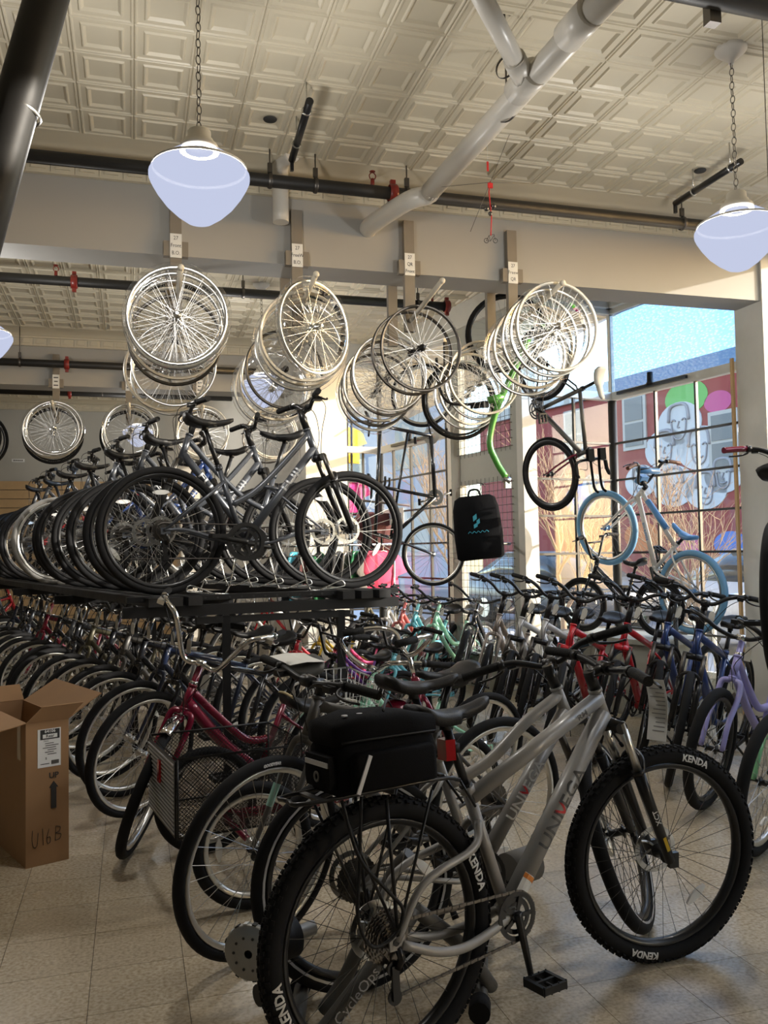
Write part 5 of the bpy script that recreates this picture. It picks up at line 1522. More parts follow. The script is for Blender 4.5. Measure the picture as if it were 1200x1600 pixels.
lg = MB(); u = (tp(.70, 2.40, .30) - tp(.47, 2.355, .085)).normalized(); n_ = V((0, -1, 0)); n_ = (n_ - u * n_.dot(u)).normalized(); v_ = n_.cross(u)
mt = M((u, v_, n_)).transposed().to_4x4(); mt.translation = tp(.585, 2.375, .195) + n_ * .0246
text_flat(lg, 'CycleOps', .043, mt, 0, 1.0)
obj('lettering', lg, 'silver_decal', tr_)
obj('sticker', MB().box((0, 0, 0), (.06, .035, .001)).xf(mt @ T(.13, .0, -.0)), 'tag_paper', tr_)

# ------------------------------------------------------------------ two-storey rack with bikes
DECK = 1.20
ROWV = V((-.27, 1, 0)).normalized(); BYAW = 8.0; BD = V((cos(R_(BYAW)), sin(R_(BYAW)), 0))
L0 = V((.16, 4.75, 0))
rack = thing('bike_rack', 'black two-storey steel bike rack with wire wheel holders', 'rack', T(L0.x, L0.y, 0))
def rp_(u, s, z): return BD * u + ROWV * s + V((0, 0, z))
for u in (-.10, .0, .10, .95, 1.06, 1.17):
    obj('deck_rail', MB().bar(rp_(u, -.22, DECK - .025), rp_(u, 6.6, DECK - .025), .075, .045), 'rack_black', rack)
for s_ in (-.16, 1.6, 3.4, 5.2, 6.5):
    obj('cross_beam', MB().bar(rp_(-.25, s_, DECK - .075), rp_(1.28, s_, DECK - .075), .05, .055), 'rack_black', rack)
    obj('cross_beam', MB().bar(rp_(.12, s_, DECK - .13), rp_(.98, s_, DECK - .13), .035, .035), 'rack_black', rack)
    for u in (.28, .93): obj('rack_leg', MB().bar(rp_(u, s_, DECK - .11), rp_(u, s_, 0), .04, .04), 'rack_black', rack)
ft = obj('front_tray', MB().bar(rp_(-.22, -.12, DECK - .012), rp_(1.30, -.12, DECK - .012), .06, .028), 'rack_black', rack)
hl = MB()
for i in range(22): hl.disc(rp_(-.15 + i * .065, -.151, DECK - .014), .006, 8, 'y', .002)
obj('tray_holes', hl, 'ink', ft)['kind'] = 'stuff'
wh = MB()
wh.tube(smooth_curve([(0, -.02, 0), (-.20, -.02, .015), (-.225, -.02, .03), (-.21, -.02, .05), (-.18, -.02, .045), (-.02, -.02, .0), (.03, -.02, .17), (.04, 0, .185), (.05, .02, .17), (.0, .02, 0)], 3), .0035, 5)
wh_me = wh.mesh('wheel_holder')
for i in range(14):
    for u in (.32, .78):
        q = rp_(u, i * .42 - .08, DECK)
        obj('wheel_holder', wh_me, 'steel', rack, T(*q) @ RZ(R_(BYAW + (180 if u > .5 else 0))))
UP = ['foremost', 'second', 'third', 'fourth', 'fifth', 'sixth', 'seventh', 'eighth', 'ninth', 'tenth', 'eleventh', 'twelfth', 'thirteenth', 'fourteenth', 'fifteenth', 'sixteenth']
rnd = random.Random(21)
tires = ['rubber'] * 6 + ['rubber_grey']
for i in range(14):
    p = L0 + ROWV * (.43 * i) + BD * rnd.uniform(-.04, .04) * (i > 0)
    m = dict(FRAME='paint_slate' if i < 4 or i % 3 else 'paint_black', TIRE='rubber_grey' if i in (6,) else 'rubber', RIM='aluminium' if i in (6, 9) else 'black_metal')
    if i == 4: m['FRAME'] = 'paint_blue'
    if i == 8: m['FRAME'] = 'paint_red'
    lab = '%s bike along the upper rack deck from its front edge, %s step-through' % (UP[i], {'paint_slate': 'slate grey', 'paint_black': 'black', 'paint_blue': 'blue', 'paint_red': 'red'}[m['FRAME']])
    if i == 0: lab = 'slate grey FUJI step-through hybrid at the front edge of the upper rack deck'
    lab = lab.replace('FUJI ', '')
    if i % 2 == 0: mt = on_floor(p.x, p.y, BYAW, 1.0 * rnd.uniform(-1, 1), DECK)
    else:
        q = p + BD * .02; mt = from_front('hybrid_step', q.x, q.y, 180 + BYAW, rnd.uniform(-1, 1), DECK)
    add_bike('hybrid_step', 'step_through_bicycle', lab, mt, m, steer=rnd.uniform(-6, 6) if i else 2, group='bikes on the upper rack deck')
# lower row, fronts pointing to the side aisle
cols = ['paint_black', 'paint_navy', 'paint_black', 'paint_graphite', 'paint_black', 'paint_olive', 'paint_black', 'paint_slate', 'paint_black', 'paint_maroon', 'paint_black', 'paint_slate', 'paint_black', 'paint_navy']
cn = dict(paint_black='black', paint_navy='dark navy', paint_graphite='graphite', paint_olive='olive', paint_slate='slate grey', paint_maroon='maroon')
F0 = V((.06, 4.95, 0))
for i in range(14):
    p = F0 + V((-.27, 1, 0)).normalized() * (.44 * i) + BD * rnd.uniform(-.05, .05)
    add_bike('city', 'city_bicycle', '%s bike from the box in the floor row under the rack, %s frame' % (UP[i], cn[cols[i]]), from_front('city', p.x, p.y, 201, 5 + rnd.uniform(-1.5, 1.5)),
             dict(FRAME=cols[i], HUB='steel', TIRE='rubber', SPOKE='spoke_steel'), steer=12 + rnd.uniform(-5, 5), group='bikes on the floor under the rack')

# ------------------------------------------------------------------ window-side rows
def head_bike(kd, name, lab, px, py, hz, yaw, lean, steer, m, grp='bikes in the window-side row', k=1.0):
    q = onz(px, py, hz) * k
    return add_bike(kd, name, lab, from_head(kd, q.x, q.y, yaw, lean), m, steer, grp)
def frame(c, **k):
    d = dict(FRAME=c, HUB='black_metal'); d.update(k); return d
G = KINDS['comfort']['g'].ht.z; GS = KINDS['comfort_step']['g'].ht.z; GC = KINDS['cruiser']['g'].ht.z
head_bike('cruiser', 'cruiser_bicycle', 'pale green cruiser at the near end of the window-side row', 1243, 1045, GC, 207, 7, 4, frame('paint_green', RIM='aluminium'), k=.97)
head_bike('cruiser', 'cruiser_bicycle', 'lavender cruiser between the pale green cruiser and the navy bikes', 1153, 1013, GC, 207, 7, 6, frame('paint_purple'), k=.94)
head_bike('comfort', 'comfort_bicycle', 'navy blue comfort bike next to the lavender cruiser', 1093, 978, G, 214, 7, 20, frame('paint_blue'), k=.96)
head_bike('comfort', 'comfort_bicycle', 'navy blue comfort bike next to the red bikes', 1044, 979, G, 214, 7, 24, frame('paint_blue'), k=1.06)
head_bike('comfort', 'comfort_bicycle', 'bright red comfort bike next to the navy bikes', 980, 976, G, 215, 8, 22, frame('paint_red', FORK='paint_red'), k=1.03)
head_bike('comfort', 'comfort_bicycle', 'bright red comfort bike next to the silver bikes', 896, 968, G, 215, 8, 26, frame('paint_red', FORK='paint_red'), k=.95)
head_bike('comfort', 'comfort_bicycle', 'silver comfort bike next to the red bikes', 853, 966, G, 216, 8, 24, frame('paint_silver'))
head_bike('comfort', 'comfort_bicycle', 'silver comfort bike next to the bronze one', 816, 960, G, 216, 8, 24, frame('paint_silver'), k=.97)
head_bike('comfort_step', 'comfort_bicycle', 'bronze comfort bike between the silver and the black one', 781, 958, GS, 216, 8, 26, frame('paint_bronze'))
head_bike('cruiser', 'cruiser_bicycle', 'black cruiser at the far end of the window-side comfort bikes', 744, 956, GC, 220, 8, 22, frame('paint_black'), k=1.02)
head_bike('cruiser', 'cruiser_bicycle', 'mint green step-through cruiser', 683, 945, GC, 215, 7, 14, frame('paint_mint', RIM='aluminium'), 'pastel cruisers', .88)
head_bike('cruiser', 'cruiser_bicycle', 'sky cyan step-through cruiser', 650, 945, GC, 215, 7, 14, frame('paint_cyan', RIM='aluminium'), 'pastel cruisers', .89)
head_bike('cruiser', 'cruiser_bicycle', 'coral red step-through cruiser', 630, 942, GC, 215, 7, 14, frame('paint_coral'), 'pastel cruisers', .88)
head_bike('cruiser', 'cruiser_bicycle', 'white step-through cruiser between the coral and olive ones', 608, 939, GC, 215, 7, 14, frame('paint_white'), 'pastel cruisers', .89)
head_bike('cruiser', 'cruiser_bicycle', 'olive step-through cruiser at the far end of the pastel cruisers', 577, 938, GC, 215, 7, 14, frame('paint_olive'), 'pastel cruisers', .92)
for x, y, yaw, c, lab in ((1.75, 6.9, 205, 'paint_violet', 'violet kids bike under the end of the rack'), (1.95, 7.5, 208, 'paint_pink', 'pink kids bike beside the violet one'), (1.55, 7.7, 200, 'paint_red', 'red kids bike beyond the rack leg'), (1.9, 8.3, 205, 'paint_yellow', 'yellow kids bike beyond the rack'), (1.5, 6.1, 204, 'paint_black', 'black kids bike beside the front rack leg'), (2.05, 6.35, 210, 'paint_cyan', 'cyan kids bike in front of the pastel cruisers')):
    add_bike('kids', 'kids_bicycle', lab, from_front('kids', x - .3, y, yaw, 6), frame(c), 15, 'kids bikes')
for x, y, yaw, c, lab in ((1.05, 9.6, 195, 'paint_silver', 'silver city bike on the floor behind the rack'), (1.35, 10.4, 195, 'paint_red', 'red city bike on the floor behind the rack'), (1.1, 11.2, 195, 'paint_white', 'white city bike on the floor behind the rack'), (.6, 12.0, 190, 'paint_blue', 'navy city bike by the back wall')):
    add_bike('city', 'city_bicycle', lab, from_front('city', x, y, yaw, 6), frame(c), 15, 'bikes behind the rack')
# raised row along the back corner
for i, c in enumerate(('paint_black', 'paint_red', 'paint_white', 'paint_slate', 'paint_blue', 'paint_black')):
    add_bike('city', 'city_bicycle', '%s bike from the slat boards along the back corner, %s' % (UP[i], {'paint_black': 'black', 'paint_red': 'red', 'paint_white': 'white', 'paint_slate': 'slate grey', 'paint_blue': 'navy'}[c]), on_floor(-2.6 + (i % 2) * .1, 13.9 - .55 * i, 10, 4), frame(c), 10, 'bikes along the back corner')

# ------------------------------------------------------------------ bikes hung or shown in the windows
def hang(mt_cols, origin):
    return M(((mt_cols[0].x, mt_cols[1].x, mt_cols[2].x, origin.x), (mt_cols[0].y, mt_cols[1].y, mt_cols[2].y, origin.y), (mt_cols[0].z, mt_cols[1].z, mt_cols[2].z, origin.z), (0, 0, 0, 1)))
def frame_from(front_dir, up_dir, origin):
    x = V(front_dir).normalized(); z = V(up_dir); z = (z - x * z.dot(x)).normalized(); y = z.cross(x)
    return hang((x, y, z), origin)
# triathlon bike hung nose down in the far side of the display bay
tg = KINDS['tri']['g']
fa = ond(859, 741, 7.75)
xd = V((.10, .10, -1)); ud = V((.32, -.93, .1))
mt = frame_from(xd, ud, V((0, 0, 0)))
mt.translation = fa - mt.to_3x3() @ tg.fa
tri, _ = add_bike('tri', 'triathlon_bicycle', 'red and black triathlon bike hung nose down in the display window', mt, dict(FRAME='paint_graphite', FORK='paint_maroon', SADDLE='saddle_white', SPOKE='spoke_black'), 0)
# big wheeled BMX rearing up in the window
bg = KINDS['bigbmx']['g']
fc = ond(966, 838, 7.75); rc = ond(1081, 925, 7.05)
d_ = fc - rc; d_n = d_.normalized()
mt = frame_from(d_n, V((.0, 0, 1)), V((0, 0, 0)))
mt.translation = rc - mt.to_3x3() @ bg.ra
bmx, b_o = add_bike('bigbmx', 'bmx_bicycle', 'blue and white big-wheel BMX bike rearing up in the window display', mt, dict(FRAME='paint_white', FORK='paint_white', SADDLE='paint_sky', HUB='paint_sky', SPOKE='spoke_steel'), 8)
obj('bar_pad', MB().tube([bg.clamp + V((0, -.12, .12)), bg.clamp + V((0, .12, .12))], .028, 10).box(bg.clamp + V((.03, 0, .02)), (.06, .09, .08)), 'paint_sky', bmx)
obj('frame_pad', MB().tube([(bg.ht - bg.ax * .032).lerp(bg.stt, .18), (bg.ht - bg.ax * .032).lerp(bg.stt, .72)], .027, 10), 'paint_sky', bmx)
std = thing('display_stand', 'black post stand holding the BMX bike up', 'stand', T(rc.x, rc.y, 0))
obj('stand_post', MB().tube([(-.15, .02, 0), (-.15, .02, rc.z - .02)], .02, 10).box((-.15, .02, .01), (.4, .4, .02)).box((0, 0, .28), (.04, .04, .5)), 'black_metal', std)
kb_, _ = add_bike('kids', 'kids_bicycle', 'small black BMX style kids bike below the window BMX', T(*(ond(1030, 950, 7.3) - V((0, 0, .25)))) @ RZ(R_(110)), frame('paint_black'), 10)
zt = (ond(1030, 950, 7.3) - V((0, 0, .25))).z
pb = thing('display_plinth', 'grey window platform under the kids bike and BMX stand', 'platform', T(4.2, 6.75, 0))
obj('platform_top', MB().box((0, 0, zt - .02), (.62, 1.25, .04), RZ(.3).to_3x3()), 'paint_door', pb)
obj('platform_base', MB().box((0, 0, (zt - .04) / 2), (.54, 1.15, zt - .04), RZ(.3).to_3x3()), 'paint_door', pb)
# tandem hung upright on the far window
tq = ond(660, 618, 9.1); bq = ond(677, 866, 9.1)
tandem = thing('tandem_bicycle', 'black tandem road bike hung upright before the far windows', 'bicycle', T(*bq))
axd = (tq - bq).normalized(); L = (tq - bq).length
sidev = (V((-.86, .36, 0)) - axd * V((-.86, .36, 0)).dot(axd)).normalized()
nvv = axd.cross(sidev)
def tn(s, h, o=0.0): return axd * s + sidev * h + nvv * o
wt = wheel_meshes(.335, .032, 28, 40, .024, .05)
wm = hang((axd, nvv * -1, sidev), V((0, 0, 0)))
for nm, s_ in (('front_wheel', 0), ('rear_wheel', L)):
    w_ = obj(nm, wt['rim'], 'aluminium', tandem, T(*tn(s_, 0)) @ wm); obj('tire', wt['tire'], 'rubber', w_)
    o = obj('spokes', wt['spokes'], 'spoke_steel', w_); o['kind'] = 'stuff'; obj('hub', wt['hub'], 'steel', w_)
tfm = MB()
bb1 = tn(L - .43, -.06); bb2 = tn(L - 1.08, -.06); s1 = tn(L - .28, .47); s2 = tn(L - .94, .46); hdt = tn(.25, .60); hdb = tn(.20, .44)
for a, b, r in ((s1, hdt, .019), (hdb, bb2, .022), (bb2, bb1, .022), (bb1, s1, .019), (bb2, s2, .019), (hdb, s1.lerp(bb1, .55), .014), (hdt, hdb, .023)): tfm.tube([a, b], r, 9)
for o_ in (-.06, .06): tfm.tube([bb1, tn(L, 0, o_)], .009, 6).tube([s1, tn(L, 0, o_)], .008, 6)
obj('frame', tfm, 'paint_black', tandem)
obj('fork', MB().tube(smooth_curve([hdb, hdb.lerp(tn(0, 0, .05), .15) + nvv * .03, tn(0, 0, .055)], 4), .011, 7).tube(smooth_curve([hdb, hdb.lerp(tn(0, 0, -.05), .15) - nvv * .03, tn(0, 0, -.055)], 4), .011, 7), 'paint_black', tandem)
for bbx in (bb1, bb2):
    c_ = MB().lathe([(.045, 0), (.085, 0), (.085, .006), (.045, .006)], 30, 'y', (0, 0, 0), True, False)
    for i in range(5): a = 2 * pi * i / 5; c_.bar((0, .003, 0), (.06 * cos(a), .003, .06 * sin(a)), .008, .014)
    co = obj('crankset', c_, 'aluminium', tandem, T(*(bbx + nvv * -.05)) @ wm)
    for sg in (-1, 1):
        obj('crank_arm', MB().tube([(0, .02 * sg + .0, 0), (sg * .04, .03 * sg, -sg * .165)], .010, 7), 'aluminium', co)
        obj('pedal', MB().box((sg * .04, .085 * sg, -sg * .165), (.07, .09, .025)), 'black_plastic', co)
for sx_, hx_ in ((s1, tn(L - .24, .60)), (s2, tn(L - .90, .62))):
    obj('seatpost', MB().tube([sx_, hx_], .013, 8), 'aluminium', tandem)
    obj('saddle', saddle_mb(.27, .15), 'saddle_black', tandem, T(*hx_) @ hang((-axd, nvv, sidev), V((0, 0, 0))))
for c0, nm in ((hdt + sidev * .09 - axd * .06, 0), (tn(L - .86, .56), 1)):
    dpts = smooth_curve([(0, 0, 0), (0, -.12, .0), (.005, -.19, -.002), (.05, -.205, -.012), (.09, -.21, -.05), (.085, -.212, -.1), (.04, -.214, -.125), (-.03, -.215, -.13)], 4)
    hm = MB().tube([V((p.x, -p.y, p.z)) for p in reversed(dpts[1:])] + dpts, .013, 7)
    ho_ = obj('handlebar', hm, 'black_metal', tandem, T(*c0) @ hang((-axd, nvv, sidev), V((0, 0, 0))))
# green bike frame hung by its rear wheel beside the street door
gq = ond(792, 752, 6.9)
gm = thing('green_bicycle_frame', 'leaf green curved bike frame hung in front of the wire grid door', 'bicycle frame', T(*gq))
def gpt(x, y, d=6.9): return ond(x, y, d) - gq
obj('frame', MB().tube(smooth_curve([gpt(826, 530), gpt(800, 585), gpt(776, 640), gpt(765, 690), gpt(776, 722), gpt(790, 745)], 5), .026, 12), 'paint_leaf', gm)
obj('head_tube', MB().tube([gpt(762, 626), gpt(786, 620)], .03, 12).tube([gpt(770, 618), gpt(778, 634)], .026, 10), 'paint_leaf', gm)
obj('fork', MB().tube(smooth_curve([gpt(760, 628), gpt(730, 632), gpt(700, 628), gpt(685, 600), gpt(682, 560, 7.0)], 4), .012, 8), 'black_metal', gm)
obj('hub_shell', MB().tube([gpt(786, 748), gpt(797, 752)], .03, 12).box(gpt(793, 758), (.05, .04, .05)), 'chrome', gm)
obj('crank', MB().tube([gpt(735, 636), gpt(760, 634)], .016, 8).box(gpt(758, 632), (.05, .04, .05)), 'black_plastic', gm)
w_ = obj('rear_wheel', wt['rim'], 'black_metal', gm, T(*gpt(790, 520, 7.1)) @ RZ(R_(-30))); obj('tire', wt['tire'], 'rubber', w_); o = obj('spokes', wt['spokes'], 'spoke_steel', w_); o['kind'] = 'stuff'; obj('hub', wt['hub'], 'steel', w_)
# black backpack hanging on a rod off the door frame
bq = ond(752, 874, 7.85)
hb2 = thing('hanging_backpack', 'black bike backpack with teal logo hanging on a rod by the door', 'bag', T(*bq) @ RZ(R_(-22)) @ RY(R_(-5)) @ M.Scale(1.15, 4))
def bsec(z, w, t): return [V((x, y, z)) for x, y in ((-w, -t * .6), (-w * .85, -t), (w * .85, -t), (w, -t * .6), (w, t * .6), (w * .85, t), (-w * .85, t), (-w, t * .6))]
obj('bag_body', MB().loft([bsec(0, .16, .06), bsec(.02, .185, .09), bsec(.2, .19, .10), bsec(.4, .18, .095), bsec(.48, .16, .075), bsec(.505, .12, .05)]), 'cloth_black', hb2)
obj('handle', MB().tube(smooth_curve([(-.05, 0, .50), (-.03, 0, .55), (.03, 0, .55), (.05, 0, .50)], 4), .009, 7), 'black_plastic', hb2)
lgm = MB()
lgm.add([(-.03, -.106, .30), (.0, -.106, .32), (.0, -.106, .36), (-.03, -.106, .34)], [(0, 1, 2, 3)]).add([(-.005, -.106, .27), (.02, -.106, .285), (.02, -.106, .32), (-.005, -.106, .305)], [(0, 1, 2, 3)]).add([(-.03, -.106, .245), (0, -.106, .26), (0, -.106, .29), (-.03, -.106, .275)], [(0, 1, 2, 3)])
obj('logo', lgm, 'bag_logo', hb2)
obj('logo_script', MB().tube(smooth_curve([(-.08 + .016 * q, -.107, .215 + (.008 if q % 2 else -.006)) for q in range(11)], 3), .003, 4), 'bag_logo', hb2)
rd = thing('hook_rod', 'dark rod with wire hook holding up the backpack', 'hook', T(*bq))
obj('rod', MB().tube([V((.02, .06, .13)), V((.30, .13, .14)), P2 + dw * .2 - dn * .05 - bq + V((0, 0, bq.z + .14))], .014, 8), 'dark_steel', rd)
obj('wire_hook', MB().tube(smooth_curve([V((0, 0, .60)), V((.01, .0, .66)), V((.03, .05, .70)), V((.10, .1, .68)), P2 + dw * .75 - dn * .05 - bq + V((0, 0, bq.z + .78))], 4), .004, 6), 'dark_steel', rd)
# bike hoisted on two cables by the pillar, one grip reaching into view
cg = KINDS['city']['g']; hp = ond(1240, 700, 4.45); yw = 42
mt = T(0, 0, 0) @ RZ(R_(yw)); o_ = mt.to_3x3() @ (cg.clamp + V((0, 0, .07)))
pk, _ = add_bike('city', 'city_bicycle', 'silver city bike hoisted on cables beside the pillar with dark pink grips', T(*(hp - o_)) @ RZ(R_(yw)), dict(FRAME='paint_silver', GRIP='paint_maroon', HUB='steel'), 0)
hz = MB()
for q in (cg.clamp, cg.sad):
    hz.tube([q, q + V((0, 0, CEIL - (hp - o_).z - q.z))], .002, 4)
obj('hoist_cable', hz, 'dark_steel', pk)

# ------------------------------------------------------------------ loose wheels on pegs
hw_ = wheel_meshes(.315, .018, 32, 44, .02, .05)
hw2 = wheel_meshes(.30, .018, 32, 44, .02, .05)
film = MB().lathe([(.320, -.014), (.323, 0), (.320, .014), (.262, .022), (.255, .02), (.262, -.022), (.255, -.02)], 40, 'y').mesh('plastic_sleeve')
tyr = wheel_meshes(.335, .035, 32, 44, .02, .05)
ORD = ['first', 'second', 'third', 'fourth', 'fifth', 'sixth', 'seventh']
def hung_wheel(c, yaw, tilt, label, group, style):
    t_ = thing('bicycle_wheel', label, 'wheel', T(*c) @ RZ(yaw) @ RX(tilt), group)
    src = hw_ if style != 'small' else hw2
    rimm = {'silver': 'aluminium', 'white': 'rim_beige', 'dark': 'dark_steel', 'film': 'aluminium', 'small': 'aluminium', 'tire': 'black_metal'}[style]
    obj('rim', src['rim'], rimm, t_); o = obj('spokes', src['spokes'], 'spoke_steel', t_); o['kind'] = 'stuff'
    obj('hub', src['hub'], 'steel' if style != 'dark' else 'black_metal', t_)
    if style == 'film': obj('plastic_sleeve', film, 'plastic_film', t_)
    if style == 'tire': obj('tire', tyr['tire'], 'rubber', t_)
    return t_
def hanger_set(x, yb, front, txt, tone, fy, by, turn=0.0):
    """post on the beam face, paper label, peg toward the room (and one behind the beam), wheels along them"""
    where = 'near beam' if yb < 8 else 'far beam'
    hg = thing('wheel_hanger', ('wooden post with peg and paper label %s on the near beam' if yb < 8 else 'wooden peg post on the far beam, the one %s') % tone, 'hanger', T(x, yb, 3.0))
    peg_nm = ('peg labelled %s' if yb < 8 else 'far beam peg %s') % tone
    obj('post', MB().box((0, -.0235, .37), (.075, .045, .80)), 'wood_post', hg)
    obj('cleat', MB().box((0, -.026, .43), (.16, .05, .10)), 'wood_post', hg)
    pz = lambda dy: .04 + .13 * dy
    obj('peg', MB().tube([(0, -.02, pz(.02)), (0, -front, pz(front))], .017, 10).sphere((0, -front, pz(front)), .02, 10, 6), 'wood_dowel', hg)
    lb = obj('paper_label', MB().box((0, -.053, .45), (.075, .003, .16)), 'white_paper', hg)
    tx = MB()
    for i in range(3 if txt is None else 0): tx.box((0, -.0555, .495 - i * .045), (.05 - .01 * (i % 2), .001, .012))
    for i, ln in enumerate(txt or ()): text_flat(tx, ln, .036, M(((1, 0, 0, 0), (0, 0, -1, -.0555), (0, 1, 0, .50 - i * .05), (0, 0, 0, 1))), 0, .85)
    obj('lettering', tx, 'ink', lb)
    if by:
        obj('back_post', MB().box((-.02, .33, .20), (.07, .045, .50)), 'wood_post', hg)
        obj('back_peg', MB().tube([(-.02, .35, .04), (-.02, .35 + .75, .08)], .017, 10), 'wood_dowel', hg)
    rn = random.Random(int(x * 100))
    for i, (y, stl) in enumerate(fy):
        z = 3.0 + pz(yb - y) + .017 - .277 + (.015 if stl == 'small' else 0)
        yw = turn if (i == 0 and turn) else rn.uniform(-.10, .10)
        hung_wheel((x + rn.uniform(-.025, .025), y, z), yw, rn.uniform(-.04, .08), '%s wheel from the tip of the %s' % (ORD[i], peg_nm), 'loose wheels on pegs', stl)
    for i, (y, stl) in enumerate(by):
        hung_wheel((x - .02 + rn.uniform(-.03, .03), y, 2.775 - .02 * i), rn.uniform(-.12, .12), rn.uniform(-.05, .08), '%s wheel behind the beam at the label %s' % (ORD[i], tone), 'loose wheels on pegs', stl)
hanger_set(.29, 5.8, .62, ['27', 'Front', 'B.O.'], '27 Front B.O.', [(5.26, 'film'), (5.34, 'film'), (5.44, 'small'), (5.54, 'white'), (5.66, 'dark')], [(6.28, 'silver'), (6.42, 'white'), (6.56, 'small')])
hanger_set(1.10, 5.8, .66, ['27', 'FreeW', 'B.O.'], '27 FreeW B.O.', [(5.32, 'film'), (5.48, 'white'), (5.57, 'white'), (5.68, 'film')], [(6.30, 'dark'), (6.45, 'silver'), (6.6, 'white'), (6.75, 'film')], .55)
hanger_set(1.91, 5.8, .70, ['27', 'QR', 'Front'], '27 QR Front', [(5.58, 'dark'), (5.68, 'dark')], [(6.26, 'silver'), (6.36, 'dark'), (6.5, 'silver'), (6.64, 'dark'), (6.76, 'film')])
hanger_set(2.71, 5.8, .80, ['27', 'Freew', 'QR'], '27 Freew QR', [(5.08, 'white'), (5.19, 'film'), (5.30, 'silver'), (5.44, 'white'), (5.6, 'film')], [(6.28, 'white'), (6.42, 'silver'), (6.56, 'white'), (6.72, 'silver'), (6.9, 'tire')])
FAR = ([(10.12, 'film'), (10.2, 'film'), (10.3, 'white'), (10.42, 'tire')], [(10.12, 'film'), (10.22, 'silver'), (10.34, 'silver'), (10.46, 'tire')], [(10.12, 'white'), (10.22, 'silver'), (10.34, 'dark'), (10.44, 'silver')], [(10.12, 'white'), (10.2, 'white'), (10.3, 'silver'), (10.42, 'dark')])
for k, (x, nm) in enumerate(((-.83, 'nearest the aisle'), (-.02, 'next but one to the column'), (.80, 'next to the column one'), (1.61, 'nearest the column'))):
    hanger_set(x, 10.62, .60, None, nm, FAR[k], [])
for i, (x, y, z) in enumerate(((-1.72, 10.4, 2.78), (-1.66, 10.5, 2.75))):
    hung_wheel((x, y, z), .2, 0, ('black-tired wheel hanging past the aisle end of the far beam pegs', 'second black-tired wheel tucked behind the one past the far beam pegs')[i], 'loose wheels on pegs', 'tire')

# ------------------------------------------------------------------ cardboard box
bx0 = onz(40, 1358, 0); bx1 = onz(108, 1342, 0); ex = (bx1 - bx0); wx = .195; ex = ex.normalized()
ey = V((-ex.y, ex.x, 0)) ; BYL = .70; BH = .655
ey = (ey + ex * -.0).normalized()
carton = thing('cardboard_box', 'tall open cardboard wheel carton marked UP standing on the floor', 'box', hang((ex, ey, V((0, 0, 1))), bx0))
th = .005
obj('box_wall', MB().box((wx / 2, th / 2, BH / 2), (wx, th, BH)), 'cardboard', carton)
obj('box_wall', MB().box((wx / 2, BYL - th / 2, BH / 2), (wx, th, BH)), 'cardboard', carton)
obj('box_wall', MB().box((th / 2, BYL / 2, BH / 2), (th, BYL - 2 * th, BH)), 'cardboard', carton)
obj('box_wall', MB().box((wx - th / 2, BYL / 2, BH / 2), (th, BYL - 2 * th, BH)), 'cardboard', carton)
obj('box_bottom', MB().box((wx / 2, BYL / 2, .006), (wx - 2 * th, BYL - 2 * th, .006)), 'cardboard_inner', carton)
def flap(o, a, b, d, L):
    a = V(a); b = V(b); d = V(d).normalized() * L; n = (b - a).cross(d).normalized() * .004
    m_ = MB(); ins = (b - a) * .02
    vs = [a, b, b + d - ins, a + d + ins]; vs += [v + n for v in vs]
    m_.add(vs, [(0, 1, 2, 3), (7, 6, 5, 4), (0, 4, 5, 1), (1, 5, 6, 2), (2, 6, 7, 3), (3, 7, 4, 0)])
    obj('box_flap', m_, 'cardboard', carton)
flap(0, (0, 0, BH), (wx, 0, BH), (.12, -.06, .14), .10)
flap(0, (wx, .004, BH), (wx, BYL, BH), (.16, -.04, .11), .185)
flap(0, (0, BYL, BH), (wx, BYL, BH), (0, .08, .09), .10)
flap(0, (0, BYL, BH), (0, .004, BH), (-.18, -.02, -.03), .17)
lbl = obj('shipping_label', MB().box((.105, -.001, .53), (.105, .002, .175)), 'white_paper', carton)
ft_ = lambda x, z: M(((1, 0, 0, x), (0, 0, -1, -.0035), (0, 1, 0, z), (0, 0, 0, 1)))
obj('label_block', MB().box((.108, -.0022, .592), (.088, .0012, .045)), 'ink', lbl)
obj('label_window', MB().box((.108, -.0030, .584), (.066, .0012, .018)), 'white_paper', lbl)
w1 = MB(); text_flat(w1, '64106', .020, ft_(.108, .606), .0004); obj('lettering', w1, 'white_paper', lbl)
w1 = MB(); text_flat(w1, 'Rear', .020, M(((1, 0, 0, .108), (0, 0, -1, -.004), (0, 1, 0, .584), (0, 0, 0, 1))), .0004)
text_flat(w1, '700C', .011, ft_(.09, .562)); text_flat(w1, '5', .014, ft_(.09, .482), .0004)
for i in range(6): w1.box((.105 + (.012 if i % 2 else 0), -.0028, .551 - i * .010), (.06 if i in (1, 2) else .04, .001, .0028))
for i in range(14): w1.box((.115 + i * .0025, -.0028, .462), (.0012, .001, .018))
w1.box((.085, -.0028, .458), (.04, .001, .003))
obj('lettering', w1, 'ink', lbl)
w1 = MB(); text_flat(w1, 'UP', .037, ft_(.125, .40), .0008)
w1.prism([(.113, .25), (.137, .25), (.137, .345), (.146, .345), (.125, .375), (.104, .345), (.113, .345)], -.003, -.0005)
obj('printed_mark', w1, 'ink', carton)
hw = MB()
for st_ in ([(.03, .165), (.028, .12), (.036, .088), (.05, .095), (.055, .15)], [(.075, .165), (.078, .09)], [(.105, .16), (.094, .12), (.098, .093), (.11, .1), (.108, .122), (.096, .12)], [(.135, .165), (.132, .10)], [(.135, .165), (.155, .158), (.15, .14), (.135, .133), (.158, .125), (.152, .105), (.132, .10)]):
    hw.tube(smooth_curve([(x, -.0015, z) for x, z in st_], 4), .0013, 4)
obj('handwriting', hw, 'ink', carton)
obj('tape_strip', MB().box((-.001, .10, .56), (.002, .05, .17)), 'tape', carton)

